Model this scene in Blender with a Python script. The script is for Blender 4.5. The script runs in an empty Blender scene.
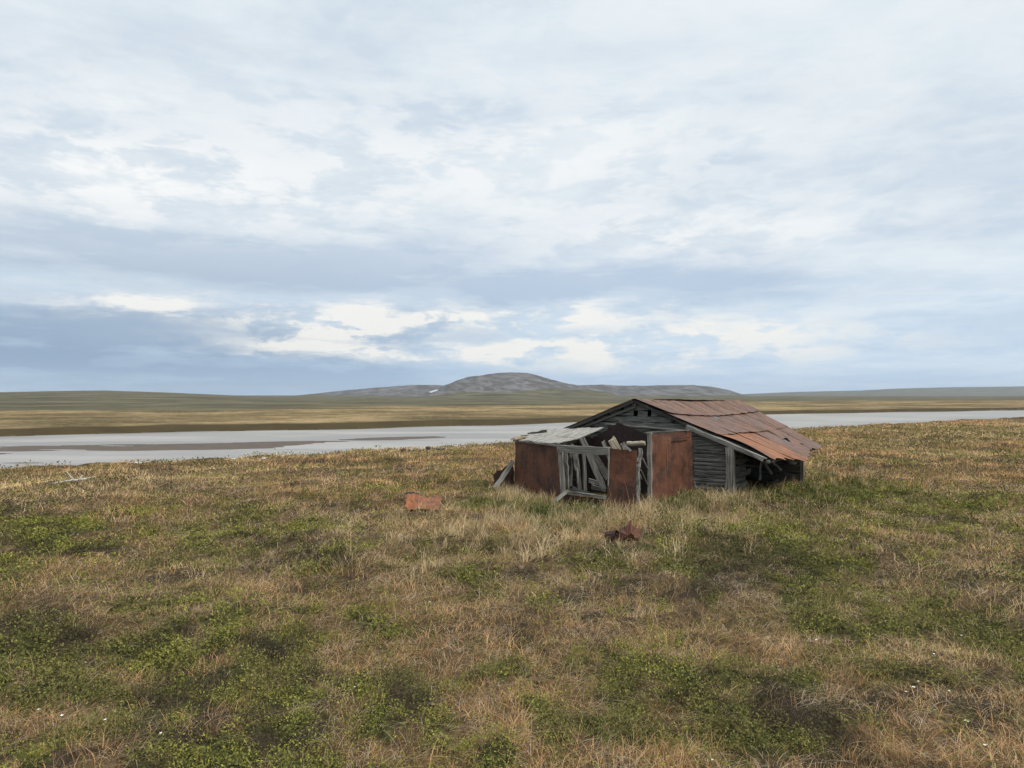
import bpy, math, random
import numpy as np
from mathutils import Vector, Matrix
random.seed(7); rng = np.random.default_rng(11)
scene = bpy.context.scene; COL = scene.collection
F = 711.0; CAMZ = 2.2; PITCH = math.atan(11/F)

# ------------------------------------------------------------------ helpers
def P(px, py, Y):
    a = (px-512)/F; b = (384-py)/F
    dy = math.cos(PITCH)-b*math.sin(PITCH); dz = math.sin(PITCH)+b*math.cos(PITCH)
    return Vector((a*Y/dy, Y, CAMZ+dz*Y/dy))
def tag(o, label=None, cat=None, group=None, kind=None):
    if label: o['label'] = label
    if cat: o['category'] = cat
    if group: o['group'] = group
    if kind: o['kind'] = kind
    return o
LAT = rng.random((256, 256))
def vnoise(x, y):
    xi = np.floor(x).astype(int); yi = np.floor(y).astype(int)
    fx = x-xi; fy = y-yi; fx = fx*fx*(3-2*fx); fy = fy*fy*(3-2*fy)
    a = LAT[xi % 256, yi % 256]; b = LAT[(xi+1) % 256, yi % 256]
    c = LAT[xi % 256, (yi+1) % 256]; d = LAT[(xi+1) % 256, (yi+1) % 256]
    return (a*(1-fx)+b*fx)*(1-fy)+(c*(1-fx)+d*fx)*fy
def fbm(x, y, s, octv=4, off=0.0):
    r = 0; amp = .5; tot = 0; f = 1/s; c, sn = math.cos(.6), math.sin(.6)
    x = np.asarray(x, float)+off; y = np.asarray(y, float)+off*1.7
    for k in range(octv):
        r = r+amp*vnoise((x*c-y*sn)*f+k*17.3, (x*sn+y*c)*f+k*9.1); tot += amp; amp *= .5; f *= 2.03
    return r/tot
def sm(a, b, x):
    t = np.clip((x-a)/(b-a), 0, 1); return t*t*(3-2*t)

# ------------------------------------------------------------------ terrain height
def near_edge(X, Y): return (48.9*Y-36.3*X-1564)/60.9+(fbm(X, Y, 6, 3, 5)-.5)*2.2
def far_edge(X, Y):
    yf = np.interp(X, [-3000, -101, 0, 108, 271, 6000], [-1400, 140.5, 194, 299, 376, 5600])
    return (Y-yf)*.85+(fbm(X, Y, 34, 4, 9)-.5)*15
HILLS = [  # depth, half depth, azimuth px, skyline row
    (3300, 900, [240, 285, 310, 345, 380, 410, 440, 480, 520, 560], [401, 396.5, 394, 390.5, 387.5, 385.3, 385.6, 388, 393, 401]),
    (2500, 520, [395, 425, 445, 470, 488, 505, 528, 550, 575, 605, 640], [402, 393, 385, 377, 374, 373, 374.5, 379.5, 385.5, 391, 402]),
    (2900, 520, [520, 575, 600, 640, 690, 712, 728, 745, 765, 790], [401, 385, 385, 386, 385.5, 387, 390, 395, 399, 404]),
    (9000, 1500, [420, 640, 745, 800, 860, 900, 950, 1024, 1200, 1500], [403, 400, 394, 391.8, 390.5, 388.5, 387.3, 386.5, 388, 396]),
    (1700, 900, [-700, -250, 0, 50, 105, 160, 220, 300, 380, 450], [398, 391, 392.5, 391.5, 390.8, 392.5, 395, 399.0, 402, 405]),
]
def terrain(X, Y, parts=False):
    X = np.asarray(X, float); Y = np.asarray(Y, float)
    se = near_edge(X, Y); sf = far_edge(X, Y)
    r = np.hypot(X, Y)
    up = (fbm(X, Y, 5, 3)-.5)*.16+(fbm(X, Y, .8, 3, 3)-.5)*.19+(fbm(X, Y, .26, 2, 6)-.5)*.13*np.clip(1.2-r/16, 0, 1)*np.clip(1.3-r/60, 0, 1)
    up = up+(fbm(X, Y, 1.9, 3, 44)-.5)*.26*sm(3, 9, r)*(1-.6*np.exp(-((X-3.5)/4)**2-((Y-16)/3.5)**2))
    up = up+.10*sm(9, 16, Y)*sm(1.5, 5, X)*sm(40, 20, r)
    nearz = up-6.5*sm(0, 15, se)
    bed = -6.45
    # shallow silt bars near the left part of the channel
    V = F*(CAMZ+6)/np.maximum(Y, 20)+395; U = 512+F*X/np.maximum(Y, 20)
    def bar(u0, v0, u1, v1, w, amp):
        t = np.clip((U-u0)/(u1-u0), 0, 1); vc = v0+(v1-v0)*t
        return amp*np.exp(-((V-vc)/w)**2)*sm(u0-60, u0+60, U)*sm(u1+8, u1-60, U)
    nb = fbm(X*.22, Y*1.0, 5, 5, 2)
    bars = bar(-500, 464, 330, 444, 3.6, .66)+bar(120, 449.5, 475, 435.3, 1.9, .8)+bar(-400, 472, 135, 459.5, 1.8, .7)+bar(-300, 450, 260, 446, 2.6, .5)+bar(20, 463, 100, 461, .8, .5)
    barz = np.where(Y > 20, bars*(-.35+2.5*nb)-.0, 0)
    bedz = bed+np.minimum(barz, .50)
    z = np.where(se < 15, np.maximum(nearz, bedz-10*(se < 0)), bedz)
    farz = -6.45+1.75*sm(-1, 5, sf)+(fbm(X, Y, 60, 4, 21)-.5)*1.1*sm(5, 60, sf)+(fbm(X, Y, 9, 3, 4)-.5)*.5*sm(2, 12, sf)
    z = np.where(sf > -2, np.maximum(farz, bedz), z)
    rock = np.zeros_like(z); hill = np.zeros_like(z)
    m = (sf > 50) & (Y > 60)
    u = 512+F*X/np.maximum(Y, 50)
    for i, (D, W, pu, pv) in enumerate(HILLS):
        v = np.interp(u, pu, pv); top = CAMZ+(395-v)/F*D+5
        top = np.where((u < pu[0]) | (u > pu[-1]), 0, np.maximum(top, 0))
        if i == 4: prof = sm(D-1350, D, Y)*sm(D+2500, D, Y)
        else: prof = np.exp(-np.abs((Y-D)/W)**2.2*1.2)
        n = fbm(X, Y, [420, 300, 300, 900, 500][i], 5, 31+i)-.5
        nr = np.abs(fbm(X*1.0, Y*.5, 120, 4, 51+i)-.5)
        h = top*prof*(1+([.16, .16, .10, .05, .03][i])*n)-nr*0; h = h-(nr-.12)*[16, 24, 14, 6, 0.5][i]*sm(8, 40, top*prof)
        h = np.where(m, np.maximum(h, 0), 0)
        if i in (0, 1, 2): rock = np.maximum(rock, sm([3, 6, 3][i], [10, 16, 10][i], h+n*[14, 26, 14][i]-(i == 1)*(16*sm(505, 560, u))))
        if i == 4: rock = np.maximum(rock, .7*sm(12.3, 14.2, h+n*2.0)*sm(40, 60, u)*sm(150, 125, u))
        hill = np.maximum(hill, sm(1.0, 6, h)); z = z+h if i == 4 else np.where(h > .01, np.maximum(z, -5+h), z)
    if parts: return z, rock, hill, se, sf
    return z
def gz(x, y): return float(terrain(np.array([x]), np.array([y]))[0])
def ground_at(px, py):
    a = (px-512)/F; b = (384-py)/F
    dy = math.cos(PITCH)-b*math.sin(PITCH); dz = math.sin(PITCH)+b*math.cos(PITCH)
    Y = 3.0
    Ys = np.geomspace(2.5, 120, 900); Z = terrain(a*Ys/dy, Ys); ray = CAMZ+dz*Ys/dy
    k = int(np.argmax(ray < Z)); Y = Ys[k]
    return Vector((a*Y/dy, Y, float(Z[k])))

# patches of green ground cover (world positions, from their place in the photograph)
GP = [(-10, 545, 130, 24, 1.0), (60, 527, 60, 10, .8), (250, 533, 90, 20, 1.0), (210, 518, 80, 9, .9), (375, 508, 45, 12, .8), (80, 690, 190, 60, 1.1), (250, 650, 110, 45, 1.0),
      (255, 615, 50, 22, 1.0), (30, 640, 80, 22, .7), (470, 560, 35, 14, .9), (330, 650, 40, 25, .8), (720, 562, 120, 28, 1.1), (660, 545, 60, 18, .8),
      (800, 500, 90, 17, 1.1), (870, 515, 60, 12, .8), (600, 510, 22, 8, .9), (900, 660, 110, 60, 1.1), (760, 720, 120, 45, 1.0), (960, 620, 80, 35, .9), (610, 700, 70, 40, .8),
      (1000, 505, 40, 10, .8), (780, 620, 60, 18, .6), (560, 745, 60, 25, .6), (900, 480, 40, 9, .6), (440, 545, 30, 12, .6), (700, 640, 60, 22, .7), (1000, 730, 60, 40, .9),
      (975, 470, 40, 4, .5), (460, 478, 30, 7, .6), (200, 745, 120, 30, .8), (540, 575, 60, 18, .5), (930, 725, 130, 45, 1.0), (820, 690, 90, 30, .5), (690, 560, 70, 16, .6), (850, 760, 120, 25, .6)]
DP = [(200, 700, 55, 22, 1.2), (75, 640, 60, 10, .9), (110, 628, 60, 8, .7), (720, 585, 70, 14, .8), (860, 545, 40, 9, .9), (735, 600, 20, 10, .6), (940, 505, 30, 7, .9), (1000, 465, 60, 4, .9), (930, 440, 60, 4, .7),
      (770, 575, 60, 12, .8), (170, 480, 30, 2.5, .8), (240, 478, 20, 2, .6), (480, 640, 20, 14, .5), (290, 545, 30, 6, .8), (620, 620, 40, 16, .4), (980, 420, 60, 2, .6), (850, 425, 60, 2, .5), (880, 475, 30, 4, .7)]  # dark heath patches; distant right-hand ones also paint shadowed hummocks
TP = [(420, 585, 80, 25, .9), (330, 500, 130, 12, .8), (120, 500, 120, 9, .8), (930, 575, 90, 16, .9), (590, 635, 90, 22, .5), (560, 530, 90, 18, 1.0), (700, 520, 60, 9, 1.0), (500, 680, 70, 45, .6), (340, 720, 60, 30, .6), (20, 600, 120, 15, .6), (260, 590, 90, 16, .6), (900, 425, 90, 4, .3), (690, 610, 60, 14, .5)]
def patchsum(lst, X, Y):
    U = 512+F*X/np.maximum(Y, 1.5); V = 395+F*CAMZ/np.maximum(Y, 1.5); r = 0
    for (u, v, su, sv, a) in lst: r = r+a*np.exp(-((U-u)/su)**2-((V-v)/sv)**2)
    return np.where(Y > 1.5, r, 0)
def cover(X, Y):
    X = np.asarray(X, float); Y = np.asarray(Y, float); r = np.hypot(X, Y)
    n = fbm(X, Y, 2.2, 5, 77)-.5; n2 = fbm(X, Y, .55, 4, 13)-.5
    mid = sm(8, 15, r); g = .21+(.36+.22*mid)*np.minimum(patchsum(GP, X, Y), 1.1)-.28*patchsum(TP, X, Y)+n*1.1+n2*2.0*(1-.45*mid)+(fbm(X, Y, .24, 3, 7)-.5)*2.2-.30*sm(13, 22, r)*(1-.45*sm(3, 16, X))-.06*sm(7, 12, r)
    d = .04+.38*patchsum(DP, X, Y)+(fbm(X, Y, 1.0, 5, 99)-.5)*2.0+(fbm(X, Y, .22, 3, 19)-.5)*2.4
    return sm(.25, .85, g), sm(.30, .70, d)

# ------------------------------------------------------------------ node helpers
class NT:
    def __init__(s, nt): s.nt = nt
    def n(s, t, **k):
        nd = s.nt.nodes.new(t)
        for a, b in k.items(): setattr(nd, a, b)
        return nd
    def put(s, sock, v):
        if isinstance(v, bpy.types.NodeSocket): s.nt.links.new(v, sock)
        elif v is not None:
            if sock.type == 'RGBA' and not hasattr(v, '__len__'): v = (v, v, v, 1)
            if sock.type == 'RGBA' and len(v) == 3: v = (*v, 1)
            sock.default_value = v
    def m(s, op, a, b=None, c=None, clamp=False):
        nd = s.n('ShaderNodeMath', operation=op, use_clamp=clamp)
        for i, v in enumerate((a, b, c)):
            if v is not None: s.put(nd.inputs[i], v)
        return nd.outputs[0]
    def vm(s, op, a, b=None):
        nd = s.n('ShaderNodeVectorMath', operation=op); s.put(nd.inputs[0], a)
        if b is not None: s.put(nd.inputs[3 if op == 'SCALE' else 1], b)
        return nd.outputs[0]
    def mix(s, f, a, b, bt='MIX'):
        nd = s.n('ShaderNodeMix', data_type='RGBA', blend_type=bt); s.put(nd.inputs[0], f); s.put(nd.inputs[6], a); s.put(nd.inputs[7], b)
        return nd.outputs[2]
    def noise(s, v, scale, det=6, rough=.55, dist=0.0, color=False):
        nd = s.n('ShaderNodeTexNoise'); s.put(nd.inputs['Vector'], v); s.put(nd.inputs['Scale'], scale)
        s.put(nd.inputs['Detail'], det); s.put(nd.inputs['Roughness'], rough); s.put(nd.inputs['Distortion'], dist)
        return nd.outputs['Color' if color else 'Fac']
    def ss(s, a, b, v, lo=0.0, hi=1.0):
        nd = s.n('ShaderNodeMapRange', interpolation_type='SMOOTHSTEP'); s.put(nd.inputs[0], v)
        for i, q in enumerate((a, b, lo, hi)): s.put(nd.inputs[i+1], q)
        return nd.outputs[0]
    def attr(s, name, out='Fac'): return s.n('ShaderNodeAttribute', attribute_name=name).outputs[out]
    def comb(s, x, y, z):
        nd = s.n('ShaderNodeCombineXYZ')
        for i, v in enumerate((x, y, z)): s.put(nd.inputs[i], v)
        return nd.outputs[0]
    def bump(s, h, strength=.5, dist=.02):
        nd = s.n('ShaderNodeBump'); s.put(nd.inputs['Strength'], strength); s.put(nd.inputs['Distance'], dist); s.put(nd.inputs['Height'], h); return nd.outputs[0]
def mat(name):
    m = bpy.data.materials.new(name); m.use_nodes = True; t = NT(m.node_tree)
    return m, t, m.node_tree.nodes['Principled BSDF']
def mapped(t, sx, sy, sz, coord='UV'):
    tc = t.n('ShaderNodeTexCoord').outputs[coord]
    mp = t.n('ShaderNodeMapping'); t.put(mp.inputs[0], tc); mp.inputs['Scale'].default_value = (sx, sy, sz); return mp.outputs[0]

def wood_mat(name, dark, light, warm=0.0):
    m, t, b = mat(name)
    v = mapped(t, 2.2, 42, 1); grain = t.noise(v, 1.0, 8, .62, .6)
    v2 = mapped(t, .8, 9, 1); big = t.noise(v2, 1.0, 4, .5)
    v3 = mapped(t, 1.6, 24, 1); crack = t.noise(v3, 1.0, 3, .5, 1.2)
    c = t.mix(t.ss(.35, .68, grain), dark, light)
    c = t.mix(t.ss(.5, .75, big), c, tuple(x*.62 for x in light))
    c = t.mix(t.ss(.66, .72, crack), c, (.03, .027, .024))
    li = t.noise(mapped(t, 1, 1, 1, 'Object'), 9, 4, .6)
    c = t.mix(t.ss(.62, .75, li, 0, .35+warm), c, (.26, .17, .09))
    t.put(b.inputs['Base Color'], c); b.inputs['Roughness'].default_value = .92; b.inputs['Specular IOR Level'].default_value = .2
    t.put(b.inputs['Normal'], t.bump(t.m('ADD', grain, t.m('MULTIPLY', t.ss(.60, .72, crack), -1.2)), .9, .012))
    return m
def rust_mat(name, base, hi, lo, streak=1.0, rough=.72, purple=0.0):
    m, t, b = mat(name)
    vo = mapped(t, 1, 1, 1, 'Object')
    v = mapped(t, 14, 1.1, 1); st = t.noise(v, 1.0, 6, .6, .3)
    n1 = t.noise(vo, 2.6, 7, .62, .4); n2 = t.noise(vo, 17, 5, .65); n3 = t.noise(vo, 70, 3, .6)
    c = t.mix(t.ss(.35, .66, n1), lo, base)
    c = t.mix(t.m('MULTIPLY', t.ss(.46, .68, st), streak), c, hi)
    c = t.mix(t.ss(.52, .72, n2, 0, .55), c, tuple(x*.45 for x in base))
    c = t.mix(t.ss(.58, .7, n3, 0, .35), c, hi)
    if purple: 
        c = t.mix(t.ss(.42, .62, t.noise(mapped(t, 5, .8, 1), 1.3, 4, .5), 0, purple), c, (.15, .108, .095))
    t.put(b.inputs['Base Color'], c); t.put(b.inputs['Roughness'], t.ss(.3, .7, n2, rough-.12, rough+.12)); b.inputs['Specular IOR Level'].default_value = .35
    t.put(b.inputs['Normal'], t.bump(t.m('ADD', n2, t.m('ADD', t.m('MULTIPLY', n3, .5), t.m('MULTIPLY', n1, 2.0))), .55, .012))
    return m
M_WOOD = wood_mat('weathered_wood', (.045, .042, .038), (.19, .18, .165))
M_WALL = wood_mat('dark_weathered_wall_wood', (.055, .054, .05), (.25, .245, .225))
M_PALE = wood_mat('pale_driftwood', (.10, .095, .083), (.30, .285, .255), .25)
M_DARKSHADE = wood_mat('shaded_old_wood', (.022, .02, .018), (.085, .078, .07))  # dark old wood; in the porch its tone also paints in shade
M_RUST = rust_mat('rusty_panel', (.120, .045, .022), (.19, .085, .045), (.042, .019, .013), .22)
M_RUSTD = rust_mat('dark_rust', (.065, .026, .018), (.10, .04, .025), (.03, .014, .011), .4)
M_ROOF = rust_mat('rusty_roof', (.145, .064, .032), (.22, .105, .052), (.062, .031, .021), .8, .55, .5)
M_ROOFO = rust_mat('orange_rust_roof', (.25, .092, .032), (.32, .14, .055), (.13, .052, .026), .8, .6, .25)
M_SCRAP = rust_mat('orange_scrap', (.27, .075, .018), (.35, .14, .035), (.10, .035, .018), .5)
M_POLE = wood_mat('pale_dry_pole', (.20, .17, .13), (.50, .44, .34), .1)
M_RBOARD = wood_mat('bleached_roof_board', (.13, .125, .11), (.46, .44, .40), .2)
for _m in (M_RBOARD,): pass

# ------------------------------------------------------------------ mesh builders
class MB:
    def __init__(s): s.v = []; s.f = []; s.uv = []
    def quad(s, pts, uvs):
        i = len(s.v); s.v += [tuple(p) for p in pts]; s.f.append(tuple(range(i, i+len(pts)))); s.uv += list(uvs)
    def board(s, a, b, w, th, up=Vector((0, 0, 1)), seg=5, jit=.004, rag=.0, taper=1.0):
        """beam from a to b: w across (along 'up'), th along the third axis"""
        a = Vector(a); b = Vector(b); d = b-a; L = d.length; d.normalize()
        n = d.cross(Vector(up)); n.normalize(); u = n.cross(d); u.normalize()
        ou = random.random()*50; ov = random.random()*50
        base = len(s.v); ringn = 8
        prof = [(-.5, -.5), (0, -.5), (.5, -.5), (.5, 0), (.5, .5), (0, .5), (-.5, .5), (-.5, 0)]
        pv = [0, .5, 1, 1.25, 1.5, 2, 2.5, 2.75, 3.0]
        for k in range(seg+1):
            t = k/seg; c = a.lerp(b, t); q = 1+(taper-1)*t
            wob = Vector((random.gauss(0, jit), random.gauss(0, jit), random.gauss(0, jit)))
            for (pu, pn) in prof:
                ww = w*q*(.93 if abs(pu) == .5 and abs(pn) == .5 else 1)
                e = d*random.gauss(0, rag) if k in (0, seg) else Vector()
                s.v.append(tuple(c+wob+u*(pu*ww+random.gauss(0, jit*.5))+n*(pn*th*q+random.gauss(0, jit*.25))+e))
        for k in range(seg):
            for j in range(ringn):
                j2 = (j+1) % ringn
                s.f.append((base+k*ringn+j, base+(k+1)*ringn+j, base+(k+1)*ringn+j2, base+k*ringn+j2))
                u0, u1 = ou+L*k/seg, ou+L*(k+1)/seg; v0, v1 = ov+pv[j]*w, ov+pv[j+1]*w
                s.uv += [(u0, v0), (u1, v0), (u1, v1), (u0, v1)]
        for k, rev in ((0, False), (seg, True)):
            idx = [base+k*ringn+j for j in range(ringn)]
            s.f.append(tuple(idx[::-1] if rev else idx)); s.uv += [(ou+random.random()*.02, ov+.1*j) for j in range(ringn)]
    def log(s, a, b, r, r2=None, seg=6, sides=10, jit=.06):
        a = Vector(a); b = Vector(b); d = b-a; L = d.length; d.normalize(); r2 = r2 or r
        n = d.orthogonal(); n.normalize(); u = n.cross(d); base = len(s.v); ou = random.random()*50
        rj = [1+random.gauss(0, jit) for _ in range(sides)]
        for k in range(seg+1):
            t = k/seg; c = a.lerp(b, t)+Vector((random.gauss(0, r*.08), random.gauss(0, r*.08), random.gauss(0, r*.08)))
            rr = r+(r2-r)*t
            if k in (0, seg): rr *= .93
            for j in range(sides):
                A = 2*math.pi*j/sides; s.v.append(tuple(c+(n*math.cos(A)+u*math.sin(A))*rr*rj[j]*(1+random.gauss(0, jit*.4))))
        for k in range(seg):
            for j in range(sides):
                j2 = (j+1) % sides; s.f.append((base+k*sides+j, base+k*sides+j2, base+(k+1)*sides+j2, base+(k+1)*sides+j))
                u0, u1 = ou+L*k/seg, ou+L*(k+1)/seg; v0, v1 = r*6.28*j/sides, r*6.28*(j+1)/sides
                s.uv += [(u0, v0), (u0, v1), (u1, v1), (u1, v0)]
        for k in (0, seg):
            c = len(s.v); idx = [base+k*sides+j for j in range(sides)]
            ctr = sum((Vector(s.v[i]) for i in idx), Vector())/sides; s.v.append(tuple(ctr))
            for j in range(sides):
                q = (idx[j], idx[(j+1) % sides], c) if k else (idx[(j+1) % sides], idx[j], c)
                s.f.append(q); s.uv += [(ou, .1*j), (ou, .1*j+.1), (ou+.01, .1*j)]
    def sheet(s, tl, tr, br, bl, nx=10, ny=10, th=.006, warp=.01, rag=.006, fold=None, hole=None, smooth=None):
        tl, tr, br, bl = map(Vector, (tl, tr, br, bl)); W = (tr-tl).length; H = (bl-tl).length
        N = (bl-tl).cross(tr-tl); N.normalize(); ou, ov = random.random()*40, random.random()*40
        base = len(s.v); idx = {}
        for j in range(ny+1):
            for i in range(nx+1):
                x, y = i/nx, j/ny
                p = tl.lerp(tr, x).lerp(bl.lerp(br, x), y)
                n = (float(vnoise(np.array([x*W*3+ou]), np.array([y*H*3+ov]))[0])-.5)*warp*2.4
                n += (float(vnoise(np.array([x*W*11+ou]), np.array([y*H*11+ov]))[0])-.5)*warp*.7
                if fold: n += fold(x, y)
                p = p+N*n
                if i in (0, nx): p += (tr-tl).normalized()*random.gauss(0, rag)
                if j in (0, ny): p += (bl-tl).normalized()*random.gauss(0, rag)
                if smooth: p = smooth(p, x, y)
                idx[i, j] = len(s.v); s.v.append(tuple(p)); s.v.append(tuple(p-N*th))
        keep = lambda i, j: not (hole and hole((i+.5)/nx, (j+.5)/ny)) and 0 <= i < nx and 0 <= j < ny
        for j in range(ny):
            for i in range(nx):
                if not keep(i, j): continue
                a, b, c, d = idx[i, j], idx[i+1, j], idx[i+1, j+1], idx[i, j+1]
                uv = [(ou+x/nx*W, ov+y/ny*H) for x, y in ((i, j), (i+1, j), (i+1, j+1), (i, j+1))]
                s.f.append((a, d, c, b)); s.uv += [uv[0], uv[3], uv[2], uv[1]]
                s.f.append((a+1, b+1, c+1, d+1)); s.uv += uv
                for (ii, jj, e, g, k1, k2) in ((i, j-1, a, b, 0, 1), (i+1, j, b, c, 1, 2), (i, j+1, c, d, 2, 3), (i-1, j, d, a, 3, 0)):
                    if not keep(ii, jj): s.f.append((e, g, g+1, e+1)); s.uv += [uv[k1], uv[k2], uv[k2], uv[k1]]
    def build(s, name, m, parent=None, smooth=False, origin=None):
        me = bpy.data.meshes.new(name); o = bpy.data.objects.new(name, me)
        V = np.array(s.v)
        off = np.zeros(3)
        if parent is not None: off = np.array(parent.matrix_world.translation) if False else np.array(WLOC[parent.name])
        elif origin is not None: off = np.array(origin); o.location = origin
        WLOC[o.name] = off
        me.from_pydata([tuple(p) for p in V-off], [], s.f)
        uvl = me.uv_layers.new(name='UVMap'); uvl.data.foreach_set('uv', np.array(s.uv, dtype=np.float32).ravel())
        if smooth: me.polygons.foreach_set('use_smooth', [True]*len(me.polygons))
        me.materials.append(m); COL.objects.link(o)
        if parent is not None: o.parent = parent
        return o
WLOC = {}
def empty(name, loc):
    o = bpy.data.objects.new(name, None); o.location = loc; o.empty_display_size = .2; COL.objects.link(o); WLOC[o.name] = np.array(loc); return o
def raw_mesh(name, V, faces_n, idx, mat_, attrs=None, smooth=False):
    """V (n,3); all faces have faces_n corners, idx flat"""
    me = bpy.data.meshes.new(name); nf = len(idx)//faces_n
    me.vertices.add(len(V)); me.vertices.foreach_set('co', V.astype(np.float32).ravel())
    me.loops.add(len(idx)); me.loops.foreach_set('vertex_index', idx.astype(np.int32))
    me.polygons.add(nf); me.polygons.foreach_set('loop_start', np.arange(0, len(idx), faces_n, dtype=np.int32))
    me.update(calc_edges=True)
    if smooth: me.polygons.foreach_set('use_smooth', np.ones(nf, bool))
    for k, (dom, dat) in (attrs or {}).items():
        if dat.ndim == 2:
            a = me.attributes.new(k, 'FLOAT_COLOR', dom); a.data.foreach_set('color', np.hstack([dat, np.ones((len(dat), 1))]).astype(np.float32).ravel())
        else:
            a = me.attributes.new(k, 'FLOAT', dom); a.data.foreach_set('value', dat.astype(np.float32))
    me.materials.append(mat_); o = bpy.data.objects.new(name, me); COL.objects.link(o); return o

# ------------------------------------------------------------------ TERRAIN SHEET
def make_ground():
    az = np.concatenate([np.linspace(-180, -60, 60, endpoint=False), np.linspace(-60, -40, 60, endpoint=False), np.linspace(-40, 40, 1000, endpoint=False), np.linspace(40, 60, 60, endpoint=False), np.linspace(60, 180, 60, endpoint=False)])
    az = np.radians(az)
    rr = np.concatenate([[.15], np.geomspace(.6, 60, 400), np.geomspace(60, 450, 520)[1:], np.geomspace(450, 16000, 320)[1:]])
    A, R = np.meshgrid(az, rr); X = R*np.sin(A); Y = R*np.cos(A)
    Z, rock, hill, se, sf = terrain(X, Y, True)
    g, d = cover(X, Y)
    Ug = 512+F*X/np.maximum(Y, 40); D0 = np.interp(Ug, [0, 512, 800, 1024], [290, 430, 800, 1000])*(.75+.5*fbm(X*.4, Y, 90, 4, 3))
    hill = np.maximum(hill, np.where(Y > 40, .9*sm(.75, 1.35, Y/D0), 0))
    V = np.stack([X, Y, Z], -1).reshape(-1, 3)
    na, nr = len(az), len(rr)
    i = np.arange(nr-1)[:, None]*na; j = np.arange(na)[None, :]; j2 = (j+1) % na
    idx = np.stack([i+j, i+j2, i+na+j2, i+na+j], -1)[:, :, ::-1].reshape(-1)
    farm = sm(-1.5, .5, sf).ravel()
    mud = ((se > 3) & (sf < 1)).astype(float).ravel()
    m, t, b = mat('tundra_ground')
    pos = t.n('ShaderNodeNewGeometry').outputs['Position']
    n1 = t.noise(pos, 14, 6, .65); n2 = t.noise(pos, 2.2, 5, .6); n3 = t.noise(pos, 60, 3, .6); n4 = t.noise(pos, .35, 5, .6)
    tan = t.mix(t.ss(.35, .65, n1), (.045, .031, .018), (.17, .118, .066)); tan = t.mix(t.ss(.4, .62, n2), tan, t.mix(n3, (.05, .033, .02), (.155, .105, .06)))
    grn = t.mix(t.ss(.38, .62, n1), (.022, .024, .010), (.085, .09, .03))
    drk = t.mix(n3, (.022, .017, .012), (.075, .058, .038))
    c = t.mix(t.attr('green'), tan, grn); c = t.mix(t.attr('dark'), c, drk); c = t.mix(t.ss(.55, .7, n4, 0, .3), c, grn)
    # far plain : long tan and dark brown bands of sedge and heath
    mp = t.n('ShaderNodeMapping'); t.put(mp.inputs[0], pos); mp.inputs['Scale'].default_value = (.016, .020, 0); mp.inputs['Rotation'].default_value = (0, 0, .25)
    band = t.noise(mp.outputs[0], 1.0, 7, .62, .5)
    mp2 = t.n('ShaderNodeMapping'); t.put(mp2.inputs[0], pos); mp2.inputs['Scale'].default_value = (.11, .13, 0)
    band2 = t.noise(mp2.outputs[0], 1.0, 6, .6)
    fp = t.mix(t.ss(.40, .60, band), (.085, .066, .032), (.31, .225, .115)); fp = t.mix(t.ss(.45, .62, band2, 0, .6), fp, (.11, .075, .035)); fp = t.mix(t.ss(.60, .68, band, 0, .6), fp, (.33, .24, .13))
    band3 = t.noise(pos, .45, 5, .65); fp = t.mix(t.ss(.48, .66, band3, 0, .55), fp, (.10, .085, .04)); fp = t.mix(t.ss(.50, .38, band3, 0, .35), fp, (.34, .25, .14))
    bankc = t.mix(band2, (.035, .027, .018), (.085, .065, .03))
    sfn = t.attr('farshore')
    fp = t.mix(t.ss(5, 17, sfn, 1, 0), fp, bankc)
    hillc = t.mix(t.ss(.35, .65, t.noise(pos, .011, 8, .65)), (.062, .058, .037), (.140, .128, .080)); hillc = t.mix(t.ss(.5, .66, t.noise(pos, .05, 6, .6), 0, .7), hillc, (.09, .068, .042))
    sx_ = t.n('ShaderNodeSeparateXYZ'); t.put(sx_.inputs[0], pos)
    rv = t.noise(t.comb(t.m('ADD', t.m('MULTIPLY', sx_.outputs[0], .026), t.m('MULTIPLY', sx_.outputs[2], .05)), t.m('MULTIPLY', sx_.outputs[2], .09), t.m('MULTIPLY', sx_.outputs[1], .003)), 1.0, 9, .68, .6); rv2 = t.noise(pos, .05, 6, .7)
    rk = t.mix(t.ss(.40, .62, rv), (.075, .073, .074), (.17, .167, .165)); rk = t.mix(t.ss(.45, .65, rv2, 0, .7), rk, (.10, .085, .072))
    fp = t.mix(t.ss(.1, .5, t.m('MULTIPLY', t.attr('hill'), 1.0)), fp, hillc)
    rmask = t.ss(.35, .65, t.m('ADD', t.attr('rock'), t.m('MULTIPLY', t.m('SUBTRACT', rv2, .5), .6)))
    fp = t.mix(rmask, fp, rk)
    c = t.mix(t.attr('far'), c, fp)
    mudc = t.mix(n4, (.085, .07, .06), (.15, .125, .105))
    c = t.mix(t.attr('mud'), c, mudc)
    t.put(b.inputs['Base Color'], c); b.inputs['Roughness'].default_value = 1; b.inputs['Specular IOR Level'].default_value = 0.05
    bs = t.bump(t.m('ADD', n1, t.m('MULTIPLY', n3, .4)), .8, .05)
    t.put(b.inputs['Normal'], bs)
    o = raw_mesh('ground', V, 4, idx, m, {'green': ('POINT', g.ravel()*(1-.35*d.ravel())), 'dark': ('POINT', d.ravel()), 'far': ('POINT', farm), 'mud': ('POINT', mud),
        'rock': ('POINT', rock.ravel()), 'hill': ('POINT', hill.ravel()), 'farshore': ('POINT', np.clip(sf, -50, 200).ravel())}, True)
    tag(o, kind='structure')
make_ground()

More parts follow.
